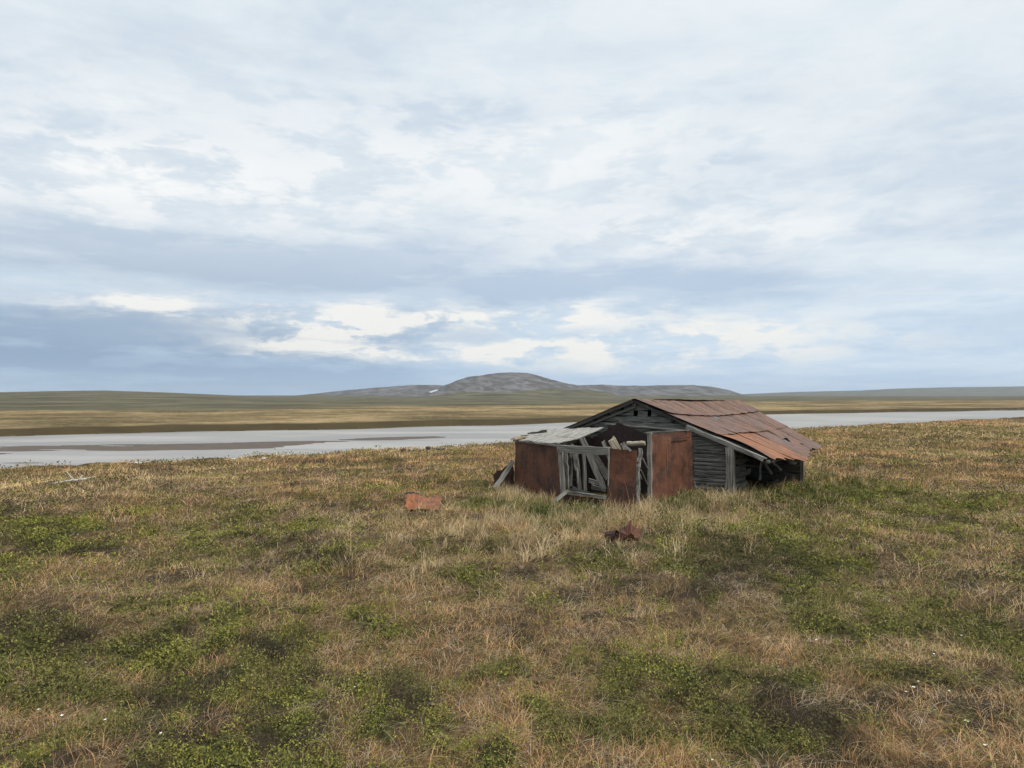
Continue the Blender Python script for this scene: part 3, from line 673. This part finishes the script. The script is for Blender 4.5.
WH = (.62, .60, .55); DK = (.075, .06, .05); RD = (.17, .08, .055)
stone(139, 466.5, 9, 1.8, WH, 'longer white stone on the brink of the bank at far left', 'stone', 'stone')
stone(147, 466, 4, 1.6, WH, 'small white stone just right of the longer white one on the bank', 'stone', 'stone')
stone(234, 458, 4, 1.4, WH, 'white stone alone on the bank between the far left pair and the middle ones', 'stone', 'stone')
stone(264, 456, 5, 1.6, WH, 'white stone on the bank left of the water\'s dark silt tip, larger of two', 'stone', 'stone')
stone(283, 455, 3, 1.3, WH, 'tiny white stone on the bank, furthest right of the left-hand stones', 'stone', 'stone')
stone(403.5, 448, 5.5, 3, RD, 'reddish rock on the bank edge left of the hut', 'rock', 'rock')
stone(411.5, 449, 2.2, 1.6, WH, 'tiny white stone between the reddish and the dark rock on the bank', 'stone', 'stone')
stone(421, 447, 3.2, 2.6, WH, 'white stone touching the dark pointed rock on the bank', 'stone', 'stone')
stone(428, 446.5, 5, 3.2, DK, 'dark pointed rock on the bank edge', 'rock', 'rock')
stone(440, 446, 11, 2, (.13, .115, .085), 'long low brown rock on the bank edge nearest the hut', 'rock', 'rock')
stone(457, 445, 2.5, 1.6, WH, 'tiny white stone on the bank right of the long brown rock', 'stone', 'stone')
# snow patch on the hill
def snow():
    mb = MB(); n = 14; 
    def hp(px, py):
        a = (px-512)/F; Ys = np.linspace(1500, 4000, 1500); Z = terrain(a*Ys, Ys); ray = CAMZ+(395-py)/F*Ys; k = int(np.argmax(Z > ray)); return Vector((a*Ys[k], Ys[k], float(Z[k])+.8))
    pts = [(428.5, 392.3), (431, 391.2), (434, 390.4), (437.5, 389.6), (437.5, 390.8), (434, 392), (431, 393)]
    W = [hp(*p) for p in pts]; c = sum(W, Vector())/len(W)+Vector((0, -2, 1))
    lowr = [w-Vector((0, -3, 3)) for w in W]
    for i in range(len(W)):
        j = (i+1) % len(W); mb.quad([c, W[j], W[i]], [(0, 0)]*3); mb.quad([W[i], W[j], lowr[j], lowr[i]], [(0, 0)]*4)
    mm, t, b = mat('snow'); t.put(b.inputs['Base Color'], t.mix(t.noise(t.n('ShaderNodeTexCoord').outputs['Object'], .1), (.36, .37, .39), (.52, .53, .55))); b.inputs['Roughness'].default_value = .8
    o = mb.build('snow_patch', mm, origin=tuple(c)); tag(o, kind='structure')
snow()

# ------------------------------------------------------------------ ground cover
def inpoly(x, y, poly):
    r = np.zeros(x.shape, bool); n = len(poly)
    for i in range(n):
        x1, y1 = poly[i]; x2, y2 = poly[(i+1) % n]
        c = ((y1 > y) != (y2 > y)) & (x < (x2-x1)*(y-y1)/((y2-y1) or 1e-9)+x1); r ^= c
    return r
HUTP = [(.12, 16.3), (1.0, 14.6), (1.82, 13.3), (2.3, 13.05), (2.8, 14.0), (3.9, 15.3), (4.55, 14.85), (6.9, 17.0), (7.0, 18.5), (5.6, 19.5), (4.6, 20), (1.2, 17.3)]
def gp(px, v): Yd = F*CAMZ/(v-395); return ((px-512)/F*Yd, Yd)
CLR = [gp(600, 562), gp(600, 539), gp(652, 539), gp(652, 562)]; CLR2 = [gp(403, 518), gp(403, 501), gp(442, 501), gp(442, 518)]
def blocked(X, Y): return inpoly(X, Y, HUTP) | (inpoly(X, Y, CLR) & (rng.random(X.shape) < .62)) | (inpoly(X, Y, CLR2) & (rng.random(X.shape) < .6))
def scatter(n, rmin, rmax, power, azm=44):
    """radial density ~ r**power per unit area, over a wide wedge round the viewpoint's front"""
    u = rng.random(n); q = power+2
    r = (rmin**q+(rmax**q-rmin**q)*u)**(1/q) if abs(q) > 1e-3 else rmin*(rmax/rmin)**u
    a = np.radians((rng.random(n)*2-1)*azm); x = r*np.sin(a); y = r*np.cos(a)
    ok = (near_edge(x, y) < .3) & ~blocked(x, y)
    return x[ok], y[ok]
def veg_mat(name, trans=.35):
    m, t, b = mat(name); c = t.attr('col', 'Color'); nt = m.node_tree
    d = t.n('ShaderNodeBsdfDiffuse'); tr = t.n('ShaderNodeBsdfTranslucent'); mx = t.n('ShaderNodeMixShader'); mx.inputs[0].default_value = trans
    t.put(d.inputs[0], c); t.put(tr.inputs[0], c); nt.links.new(d.outputs[0], mx.inputs[1]); nt.links.new(tr.outputs[0], mx.inputs[2])
    nt.links.new(mx.outputs[0], nt.nodes['Material Output'].inputs['Surface']); nt.nodes.remove(b); return m
M_GRASS = veg_mat('grass_blades', .3); M_LEAF = veg_mat('shrub_leaves', .3)
def blades(x, y, az, L, lean, w, col, name, matl, arch=.55, base=None, seg=3, curlk=.3):
    n = len(x); z = terrain(x, y)-.012
    if base is not None: z = base
    ts = np.linspace(0, 1, seg+1); V = np.zeros((n, (seg)*2+1, 3)); hx, hy = np.sin(az), np.cos(az)
    ph = rng.random(n)*6.28; px_, py_ = np.cos(ph), np.sin(ph)
    # width axis: mostly across the lean, partly random
    wx, wy = -hy+.6*px_, hx+.6*py_; q = np.hypot(wx, wy); wx, wy = wx/q, wy/q
    curl = rng.normal(0, curlk, n)
    for k, t in enumerate(ts):
        hor = L*lean*(t**1.5); ver = L*np.sqrt(np.clip(1-lean**2*.85, .05, 1))*(t-arch*lean*t*t)
        cx = x+hx*hor+px_*curl*L*t*t*.5; cy = y+hy*hor+py_*curl*L*t*t*.5; cz = z+ver
        if k < seg:
            ww = w*.5*(1-.55*t)
            V[:, 2*k] = np.stack([cx-wx*ww, cy-wy*ww, cz], -1); V[:, 2*k+1] = np.stack([cx+wx*ww, cy+wy*ww, cz], -1)
        else: V[:, 2*k] = np.stack([cx, cy, cz], -1)
    nv = 2*seg+1; b = (np.arange(n)*nv)[:, None]
    tri = []
    for k in range(seg-1): tri += [2*k, 2*k+1, 2*k+3, 2*k, 2*k+3, 2*k+2]
    tri += [2*seg-2, 2*seg-1, 2*seg]
    idx = (b+np.array(tri)[None, :]).reshape(-1)
    C = np.repeat(col, nv, axis=0)
    o = raw_mesh(name, V.reshape(-1, 3), 3, idx, matl, {'col': ('POINT', C)}); return o
def tufted(x, y, per, spread):
    n = len(x); X = np.repeat(x, per)+rng.normal(0, 1, n*per)*np.repeat(spread, per); Y = np.repeat(y, per)+rng.normal(0, 1, n*per)*np.repeat(spread, per)
    return X, Y
def pick(cols, n): 
    c = np.array(cols); return c[rng.integers(0, len(c), n)]
TAN = [(.44, .33, .185), (.36, .26, .14), (.50, .39, .23), (.28, .20, .11), (.36, .25, .14), (.43, .31, .18), (.24, .165, .09), (.55, .44, .29)]
OLIVE = [(.17, .165, .06), (.21, .19, .075), (.14, .145, .045), (.25, .21, .10)]
# 1. matted dry grass
def dry_grass():
    x, y = scatter(33000, 2.2, 75, -1.35); r = np.hypot(x, y); g, d = cover(x, y)
    keep = rng.random(len(x)) < np.clip(1-.62*g-.38*d, .15, 1)*(.6+.4*sm(.3, .6, fbm(x, y, .3, 3, 91))); x, y, r, g, d = x[keep], y[keep], r[keep], g[keep], d[keep]
    per = 26; n = len(x)
    laz = rng.normal(.9, 1.0, n)+rng.choice([0, 2.6], n, p=[.7, .3])
    X, Y = tufted(x, y, per, .03+.011*r); rep = lambda a: np.repeat(a, per, axis=0)
    R = rep(r); G_ = rep(g); az = rep(laz)+rng.normal(0, .75, n*per)
    L = rep(rng.lognormal(-2.0, .28, n))*rng.uniform(.6, 1.25, n*per)*(1+.008*R); L = L*(1-.25*G_)
    lean = np.clip(rep(rng.uniform(.45, .98, n))+rng.normal(0, .12, n*per), .1, 1.0)
    w = .0026*np.maximum(1, R/5.5)**.9*rng.uniform(.7, 1.3, n*per)
    tint = rep(pick(TAN, n)); own = pick(TAN, n*per); c = (.5*tint+.5*own)*np.array([1.03, .97, .87])*(1.25+.36*rep(sm(9, 20, r)))[:, None]; ol = rng.random(n*per) < .12+(.5-.25*rep(sm(12, 24, r)))*rep(np.clip(g+.25*(fbm(x, y, 3, 3, 8)-.3), 0, 1))
    c[ol] = pick(OLIVE, int(ol.sum()))
    red = rep(sm(.45, .62, fbm(x, y, 4, 3, 41)))[:, None]; c = c*(1-red)+c*np.array([1.0, .87, .80])*red
    c = c*(rep((.45+.95*fbm(x, y, .9, 4, 61))*rng.uniform(.7, 1.3, n))[:, None])*rng.uniform(.7, 1.35, (n*per, 1))
    ok = ~blocked(X, Y); 
    o = blades(X[ok], Y[ok], az[ok], L[ok], lean[ok], w[ok], c[ok], 'dry_grass', M_GRASS, curlk=.6); tag(o, 'matted dry tan grass covering the tundra', 'grass', kind='stuff')
dry_grass()
# 2. tall pale tufts round the hut
def tall_grass():
    spots = [(512, 503, 9, 4, 30), (528, 504, 12, 4, 45), (498, 520, 20, 8, 30), (540, 526, 30, 7, 55), (503, 497, 6, 3, 22), (520, 499, 8, 3, 25), (585, 527, 25, 6, 35), (615, 524, 14, 4, 14), (640, 512, 6, 6, 40), (660, 518, 16, 5, 50), (700, 508, 18, 6, 60), (690, 522, 30, 7, 40), (725, 507, 18, 4, 40), (745, 497, 12, 5, 45), (775, 488, 18, 4, 35), (560, 548, 40, 12, 40), (660, 560, 30, 6, 12), (510, 540, 40, 10, 40), (455, 525, 30, 12, 45), (680, 535, 40, 8, 50), (610, 512, 8, 3, 16), (430, 545, 40, 15, 40), (800, 490, 20, 5, 20), (845, 487, 30, 8, 15), (560, 512, 12, 3, 14), (410, 513, 12, 3, 14), (437, 514, 9, 3, 9)]
    xs, ys = [], []
    for (u, v, su, sv, n) in spots:
        U = rng.normal(u, su, n); V = np.clip(rng.normal(v, sv, n), 470, 700); Yd = F*CAMZ/(V-395); xs.append((U-512)/F*Yd); ys.append(Yd)
    x = np.concatenate(xs); y = np.concatenate(ys); ok = ~blocked(x, y); x, y = x[ok], y[ok]; n = len(x); per = 26
    X, Y = tufted(x, y, per, np.full(n, .045)); rep = lambda a: np.repeat(a, per, axis=0); ok = ~blocked(X, Y)
    az = rep(rng.uniform(0, 6.28, n))*.3+rng.normal(1.2, 1.4, n*per); L = rep(rng.uniform(.18, .42, n))*rng.uniform(.5, 1.2, n*per)
    lean = np.clip(rep(rng.uniform(.3, .8, n))+rng.normal(0, .15, n*per), .05, .98); w = rng.uniform(.0035, .008, n*per)
    c = .5*rep(pick(TAN[:3]+[TAN[7]], n))+.5*pick(TAN[:3]+[TAN[7]], n*per); c = c*1.3*rep(rng.uniform(.6, 1.2, n))[:, None]
    ol = rng.random(n*per) < .10; c[ol] = pick(OLIVE, int(ol.sum()))
    o = blades(X[ok], Y[ok], az[ok], L[ok], lean[ok], w[ok], c[ok], 'tall_grass', M_GRASS, seg=4); tag(o, 'tall pale dry grass tufts growing around the hut', 'grass', kind='stuff')
    # thin seeding stalks before the narrow panel
    U = rng.normal(632, 12, 90); V = rng.normal(512, 5, 90); Yd = F*CAMZ/(V-395); x = (U-512)/F*Yd; y = Yd; ok = ~blocked(x, y) & (y < 12.8); x, y = x[ok], y[ok]; n = len(x)
    U2 = rng.uniform(480, 860, 260); V2 = rng.uniform(500, 540, 260); Y2 = F*CAMZ/(V2-395); x2 = (U2-512)/F*Y2; ok = ~inpoly(x2, Y2, HUTP); x = np.r_[x, x2[ok]]; y = np.r_[y, Y2[ok]]; m = len(x)
    L = rng.uniform(.45, .85, m); L[n:] *= .65
    o = blades(x, y, rng.uniform(-2.5, 2.5, m), L, rng.uniform(.15, .7, m), rng.uniform(.005, .009, m), pick([(.5, .38, .22), (.42, .30, .17)], m), 'grass_stalks', M_GRASS, seg=4); tag(o, 'thin tall seeding grass stalks before the hut', 'grass', kind='stuff')
tall_grass()
def herbs():
    xs, ys = [], []
    for (u, v, su, sv, n) in [(515, 510, 14, 3, 40), (548, 514, 14, 3.5, 70), (592, 517, 13, 3.5, 60), (690, 503, 12, 5, 60), (672, 512, 8, 3, 25), (765, 489, 18, 4, 55), (820, 487, 30, 6, 60), (860, 495, 30, 7, 50), (790, 500, 40, 8, 60), (478, 505, 14, 6, 20), (735, 508, 12, 4, 20), (560, 530, 20, 5, 20)]:
        U = rng.normal(u, su, n); V = np.clip(rng.normal(v, sv, n), 470, 700); Yd = F*CAMZ/(V-395); xs.append((U-512)/F*Yd); ys.append(Yd)
    x = np.concatenate(xs); y = np.concatenate(ys); n = len(x); per = 40; X, Y = tufted(x, y, per, np.full(n, .09)); rep = lambda a: np.repeat(a, per, axis=0); ok = ~blocked(X, Y)
    c = pick([(.07, .10, .028), (.10, .13, .04), (.055, .075, .025), (.14, .155, .05), (.20, .18, .08)], n*per)
    o = blades(X[ok], Y[ok], rng.uniform(0, 6.28, n*per)[ok], (rep(rng.uniform(.12, .27, n))*rng.uniform(.5, 1.2, n*per))[ok], rng.uniform(.1, .8, n*per)[ok], rng.uniform(.008, .016, n*per)[ok], c[ok], 'green_herbs', M_LEAF, seg=3); tag(o, 'lush dark green herbs and grass growing along the foot of the hut', 'plants', kind='stuff')
herbs()
# 3. green dwarf shrub leaves
def leaves():
    x, y = scatter(100000, 2.2, 60, -1.55); r = np.hypot(x, y); g, d = cover(x, y)
    keep = rng.random(len(x)) < np.clip(.12+.95*g-.15*d*(r < 14), .04, 1)*(1-.35*sm(12, 25, r)*(1-g))*(1-.25*sm(25, 55, r)); x, y, r, g, d = x[keep], y[keep], r[keep], g[keep], d[keep]
    n = len(x); per = 13; rep = lambda a: np.repeat(a, per, axis=0)
    sp = .012+.0042*r; S = .0092*np.maximum(1, r/4.6)**.82
    hgt = rng.uniform(.03, .12, n)*(1+.6*sm(.45, .7, fbm(x, y, .8, 2, 23))) 
    X = rep(x)+rng.normal(0, 1, n*per)*rep(sp); Y = rep(y)+rng.normal(0, 1, n*per)*rep(sp); Z = rep(terrain(x, y))+rep(hgt)*rng.uniform(.25, 1.1, n*per)
    ok = ~blocked(X, Y); X, Y, Z = X[ok], Y[ok], Z[ok]; N = len(X)
    s = (rep(S)*rng.uniform(.7, 1.4, n*per))[ok]
    a = rng.uniform(0, 6.28, N); el = rng.uniform(-.3, 1.2, N); d1 = np.stack([np.cos(a)*np.cos(el), np.sin(a)*np.cos(el), np.sin(el)], -1)
    d2 = np.stack([-np.sin(a), np.cos(a), rng.normal(0, .5, N)], -1); d2 /= np.linalg.norm(d2, axis=1)[:, None]
    c0 = np.stack([X, Y, Z], -1); L = s[:, None]*1.5; W = s[:, None]*.48
    V = np.stack([c0, c0+d1*L*.55+d2*W, c0+d1*L*1.15, c0+d1*L*.55-d2*W], 1).reshape(-1, 3)
    idx = np.arange(N*4)
    cols = [(.14, .155, .042), (.18, .19, .05), (.11, .122, .036), (.085, .09, .037), (.21, .195, .068), (.13, .125, .05), (.16, .165, .055)]
    cc = (.5*rep(pick(cols, n))+.5*pick(cols, n*per))*1.22
    yel = rep(sm(.38, .62, fbm(x, y, .9, 3, 71)))[:, None]; cc = cc*np.array([1.06, .97, 1])*(1-yel)*.85+cc*np.array([1.16, 1.12, .85])*yel
    drk = rep(sm(.25, .75, d*.9+patchsum([(740, 565, 90, 22, .8), (320, 540, 50, 10, .5)], x, y)))[:, None]; cc = cc*(1-drk)+drk*np.array([.075, .07, .035])
    mid = rep(sm(14, 35, r))[:, None]; cc = cc*(1-.45*mid)+.45*mid*np.array([.19, .16, .08])
    cc = cc*rep(rng.uniform(.6, 1.45, n))[:, None]; cc = cc[ok]*rng.uniform(.8, 1.22, (N, 1))
    o = raw_mesh('dwarf_shrub', V, 4, idx, M_LEAF, {'col': ('POINT', np.repeat(cc, 4, axis=0))}); tag(o, 'low green dwarf willow and berry leaves carpeting the tundra', 'ground cover', kind='stuff')
leaves()
# 4. dark twigs
def twigs():
    x, y = scatter(52000, 2.2, 70, -1.5); r = np.hypot(x, y); g, d = cover(x, y); keep = rng.random(len(x)) < np.clip(.22+.9*d+.1*g, 0, 1); x, y, r, d = x[keep], y[keep], r[keep], d[keep]
    n = len(x); per = 12; rep = lambda a: np.repeat(a, per, axis=0); X, Y = tufted(x, y, per, .02+.006*r); ok = ~blocked(X, Y)
    L = rng.uniform(.05, .15, n*per); c = pick([(.06, .045, .035), (.11, .08, .06), (.04, .032, .027), (.20, .16, .13), (.13, .09, .055)], n*per)
    o = blades(X[ok], Y[ok], rng.uniform(0, 6.28, n*per)[ok], L[ok], rng.uniform(.2, .95, n*per)[ok], (.0024*np.maximum(1, rep(r)/5)**.9)[ok], c[ok], 'heath_twigs', M_GRASS, seg=2); tag(o, 'dark bare heath twigs in patches on the tundra', 'ground cover', kind='stuff')
twigs()
# 5. long pale fallen stems, foreground
def straw():
    x, y = scatter(9000, 2.2, 22, -1.3); g, d = cover(x, y); keep = rng.random(len(x)) < np.clip(1-.8*g, .12, 1); x, y = x[keep], y[keep]; n = len(x); per = 6
    X, Y = tufted(x, y, per, np.full(n, .05)); rep = lambda a: np.repeat(a, per, axis=0); az = rep(rng.normal(1.0, 1.1, n))+rng.normal(0, .5, n*per); R = np.hypot(X, Y); ok = ~blocked(X, Y)
    o = blades(X[ok], Y[ok], az[ok], rng.uniform(.10, .28, n*per)[ok], rng.uniform(.8, 1.0, n*per)[ok], (.0028*np.maximum(1, R/6))[ok], pick([(.62, .50, .35), (.55, .42, .28), (.50, .39, .27)], n*per)[ok], 'fallen_straw', M_GRASS, seg=5, arch=.8, curlk=.8); tag(o, 'long pale fallen straw strewn over the tundra', 'grass', kind='stuff')
straw()
# 6. small white flowers
def flowers():
    mm, t, b = mat('flower'); t.put(b.inputs['Base Color'], t.mix(t.ss(.002, .004, t.attr('h')), (.12, .16, .05), (.80, .80, .74))); b.inputs['Roughness'].default_value = .7
    V = []; Fc = []; H = []
    for k in range(4): A = math.pi/2*k; V.append((.0012*math.cos(A), .0012*math.sin(A), 0)); H.append(0)
    for k in range(4): A = math.pi/2*k; V.append((.001*math.cos(A)+.004, .001*math.sin(A), .12)); H.append(0)
    for k in range(4): Fc.append((k, (k+1) % 4, 4+(k+1) % 4, 4+k))
    for k in range(6):
        A = 2*math.pi*k/6; c, s = math.cos(A), math.sin(A); i = len(V)
        for (r, w, z) in ((.001, .0, .1215), (.007, -.0040, .124), (.013, 0, .127), (.007, .0040, .124)):
            V.append((.004+r*c-w*s, r*s+w*c, z+.001*(k % 2))); H.append(.01)
        Fc.append((i, i+1, i+2, i+3))
    me = bpy.data.meshes.new('tundra_flower'); me.from_pydata(V, [], Fc); a = me.attributes.new('h', 'FLOAT', 'POINT'); a.data.foreach_set('value', H); me.materials.append(mm)
    pos = [(10, 660), (16, 661), (87, 662), (40, 714), (60, 720), (105, 727), (160, 735), (252, 627), (240, 659), (241, 664), (959, 636), (932, 655), (910, 684), (914, 688), (906, 690), (918, 682), (938, 714), (960, 723), (966, 723), (972, 725), (713, 763), (987, 754), (820, 640), (430, 600), (352, 690), (948, 690)]
    first = None
    for (u, v) in pos:
        p = ground_at(u, v+12); o = bpy.data.objects.new('tundra_flower', me) if first is None else first.copy(); first = first or o
        o.location = p; s = random.uniform(.55, .9); o.scale = (s, s, s); o.rotation_euler = (random.gauss(.15, .1), random.gauss(0, .15), random.random()*6); COL.objects.link(o)
        tag(o, 'tiny white flower on a thin stem among the foreground tundra plants', 'flower', 'small white flowers scattered in the foreground')
flowers()

def haze():
    x0, x1, y0, y1, z0, z1 = -17000, 17000, -17000, 17000, -40, 190
    v = [(x, y, z) for x in (x0, x1) for y in (y0, y1) for z in (z0, z1)]
    me = bpy.data.meshes.new('haze'); me.from_pydata(v, [], [(0, 1, 3, 2), (4, 6, 7, 5), (0, 4, 5, 1), (2, 3, 7, 6), (0, 2, 6, 4), (1, 5, 7, 3)])
    m = bpy.data.materials.new('haze'); m.use_nodes = True; nt = m.node_tree; nt.nodes.remove(nt.nodes['Principled BSDF'])
    pv = nt.nodes.new('ShaderNodeVolumePrincipled'); pv.inputs['Density'].default_value = 4.5e-5; pv.inputs['Color'].default_value = (.72, .82, .95, 1); pv.inputs['Anisotropy'].default_value = .2
    nt.links.new(pv.outputs[0], nt.nodes['Material Output'].inputs['Volume']); me.materials.append(m)
    o = bpy.data.objects.new('haze', me); COL.objects.link(o); tag(o, 'thin pale blue haze over the far tundra', 'haze', kind='stuff')
haze()
# ------------------------------------------------------------------ SKY + LIGHT
SUN_EL, SUN_AZ = 46, 128   # azimuth clockwise from +Y : behind and to the right
def make_world():
    w = bpy.data.worlds.new('World'); scene.world = w; w.use_nodes = True; nt = w.node_tree; t = NT(nt)
    bg = nt.nodes['Background']; bg.inputs[1].default_value = .1
    sky = t.n('ShaderNodeTexSky', sky_type='NISHITA'); sky.sun_disc = False; sky.sun_elevation = math.radians(SUN_EL); sky.sun_rotation = math.radians(SUN_AZ)
    d = t.n('ShaderNodeTexCoord').outputs['Generated']
    d = t.vm('NORMALIZE', d); sp = t.n('ShaderNodeSeparateXYZ'); t.put(sp.inputs[0], d); x, y, z = sp.outputs
    az = t.m('MULTIPLY', t.m('ARCTAN2', x, y), 57.2958); el = t.m('MULTIPLY', t.m('ARCSINE', z), 57.2958)
    zz = t.m('ADD', t.m('MAXIMUM', z, 0.0), .09)
    q = t.comb(t.m('DIVIDE', x, zz), t.m('DIVIDE', y, zz), 0.0)
    warp = t.vm('SCALE', t.vm('SUBTRACT', t.noise(q, .9, 4, .55, color=True), (.5, .5, .5)), .7)
    qw = t.vm('ADD', q, warp)
    n1 = t.noise(qw, .70, 10, .62); n2 = t.noise(t.vm('ADD', qw, (7, 3, 1)), 2.3, 9, .64); n3 = t.noise(t.vm('ADD', q, (3, 9, 4)), .33, 5, .5)
    # warped angular coordinates for the named cloud masses
    wa = t.noise(t.comb(t.m('MULTIPLY', az, .035), t.m('MULTIPLY', el, .16), 1.0), 1.9, 9, .66, color=True); sw = t.n('ShaderNodeSeparateXYZ'); t.put(sw.inputs[0], wa)
    azw = t.m('ADD', az, t.m('MULTIPLY', t.m('SUBTRACT', sw.outputs[0], .5), 15)); elw = t.m('ADD', el, t.m('MULTIPLY', t.m('SUBTRACT', sw.outputs[1], .5), 5.5))
    def ang(px, py):
        a = math.degrees(math.atan((px-512)/F)); e = math.degrees(math.atan((395-py)/F*math.cos(math.radians(a)))); return a, e
    def blob(px, py, sx, sy, amp):
        a, e = ang(px, py); sa = sx/12.4; se = sy/12.4
        u = t.m('DIVIDE', t.m('SUBTRACT', azw, a), sa); v = t.m('DIVIDE', t.m('SUBTRACT', elw, e), se)
        r = t.m('ADD', t.m('MULTIPLY', u, u), t.m('MULTIPLY', v, v)); return t.m('MULTIPLY', t.m('POWER', 2.71828, t.m('MULTIPLY', r, -1)), amp)
    nl = t.noise(t.comb(t.m('MULTIPLY', az, .055), t.m('MULTIPLY', el, .36), 5.0), 1.0, 10, .6, .25); nl2 = t.noise(t.comb(t.m('MULTIPLY', az, .16), t.m('MULTIPLY', el, .45), 9.0), 1.3, 9, .6, .2)
    def total(lst):
        s = None
        for b in lst: v = blob(*b); s = v if s is None else t.m('ADD', s, v)
        return s
    dark = total([(330, 268, 250, 34, .95), (80, 235, 130, 22, .55), (560, 285, 170, 20, .75), (740, 292, 90, 13, .75), (120, 325, 190, 22, .9), (100, 365, 260, 20, 1.0), (250, 378, 260, 14, .8), (430, 325, 90, 18, .5), (330, 60, 220, 22, .30), (600, 110, 190, 18, .34), (700, 40, 200, 20, .2), (90, 40, 120, 30, .3), (900, 235, 130, 10, .4), (690, 170, 90, 12, .3), (400, 110, 120, 16, .3), (950, 200, 90, 30, .25)])
    lite = total([(340, 322, 95, 11, 1.1), (500, 318, 110, 10, 1.0), (560, 352, 130, 8, 1.2), (320, 345, 100, 9, .9), (140, 305, 80, 7, .8), (700, 330, 120, 12, .7), (640, 365, 110, 7, .6), (460, 160, 360, 60, .5), (120, 180, 160, 36, .6), (800, 345, 120, 10, .35), (700, 235, 180, 24, .45), (620, 310, 60, 7, .5)])
    darkf = t.m('MULTIPLY', dark, t.ss(.34, .62, nl, .45, 1.4)); litef = t.m('MULTIPLY', lite, t.ss(.40, .56, nl2, .12, 1.3))
    # base: pale veil, whiter high up and bluer low on the right
    base = t.mix(t.ss(2, 13, el), (.56, .69, .82), (.73, .80, .845))
    base = t.mix(t.ss(24, 8, az, .0, .0), base, base)
    c = t.mix(t.ss(.36, .60, n1), (.58, .67, .76), base); c = t.mix(t.ss(.44, .62, n2, 0, .35), c, (.87, .90, .905)); c = t.mix(t.ss(.50, .32, n2, 0, .2), c, (.58, .67, .75)); c = t.mix(t.ss(.40, .66, nl2, 0, .12), c, (.88, .90, .90)); c = t.mix(t.ss(.45, .7, n3, 0, .25), c, (.62, .68, .75))
    lowblue = t.ss(12, 1, el); c = t.mix(t.m('MULTIPLY', lowblue, .75), c, t.mix(t.ss(.38, .66, n1), (.47, .62, .79), (.66, .755, .84)))
    dcol = t.mix(t.ss(13, 2, el), (.50, .59, .70), (.265, .37, .51)); dcol = t.mix(t.ss(-35, 15, az), dcol, t.mix(t.ss(10, 2, el), (.46, .57, .71), (.36, .50, .67)))
    c = t.mix(t.m('MINIMUM', t.m('MULTIPLY', darkf, 1.05), .92), c, dcol)
    c = t.mix(t.m('MINIMUM', litef, .9), c, t.mix(t.ss(12, 4, el), (.90, .91, .91), (.90, .885, .83)))
    c = t.mix(t.ss(3.0, .2, el, 0, .4), c, (.46, .60, .76))
    # brighter overcast vault overhead, raised out of view to add ground light
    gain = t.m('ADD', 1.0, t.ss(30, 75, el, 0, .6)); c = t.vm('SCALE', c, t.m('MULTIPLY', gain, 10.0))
    c = t.mix(t.ss(.30, .18, n1, .0, .25), c, sky.outputs[0])
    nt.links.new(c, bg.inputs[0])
    w.cycles.sampling_method = 'MANUAL'; w.cycles.sample_map_resolution = 1024
make_world()
sd = bpy.data.lights.new('sun', 'SUN'); sd.energy = 3.0; sd.angle = math.radians(10); sd.color = (1, .95, .87)
so = bpy.data.objects.new('sun', sd); COL.objects.link(so)
e, a = math.radians(SUN_EL), math.radians(SUN_AZ); dirv = Vector((math.sin(a)*math.cos(e), math.cos(a)*math.cos(e), math.sin(e)))
so.rotation_euler = dirv.to_track_quat('Z', 'Y').to_euler(); so.location = (0, 0, 30)
cam = bpy.data.cameras.new('camera'); cam.sensor_width = 36; cam.lens = 36*F/1024; cam.clip_start = .05; cam.clip_end = 60000
co = bpy.data.objects.new('camera', cam); COL.objects.link(co); co.location = (0, 0, CAMZ); co.rotation_euler = (math.pi/2+PITCH, 0, 0); scene.camera = co
vs = scene.view_settings; vs.view_transform = 'Standard'; vs.look = 'None'; vs.exposure = .1; vs.gamma = 1; vs.use_curve_mapping = False
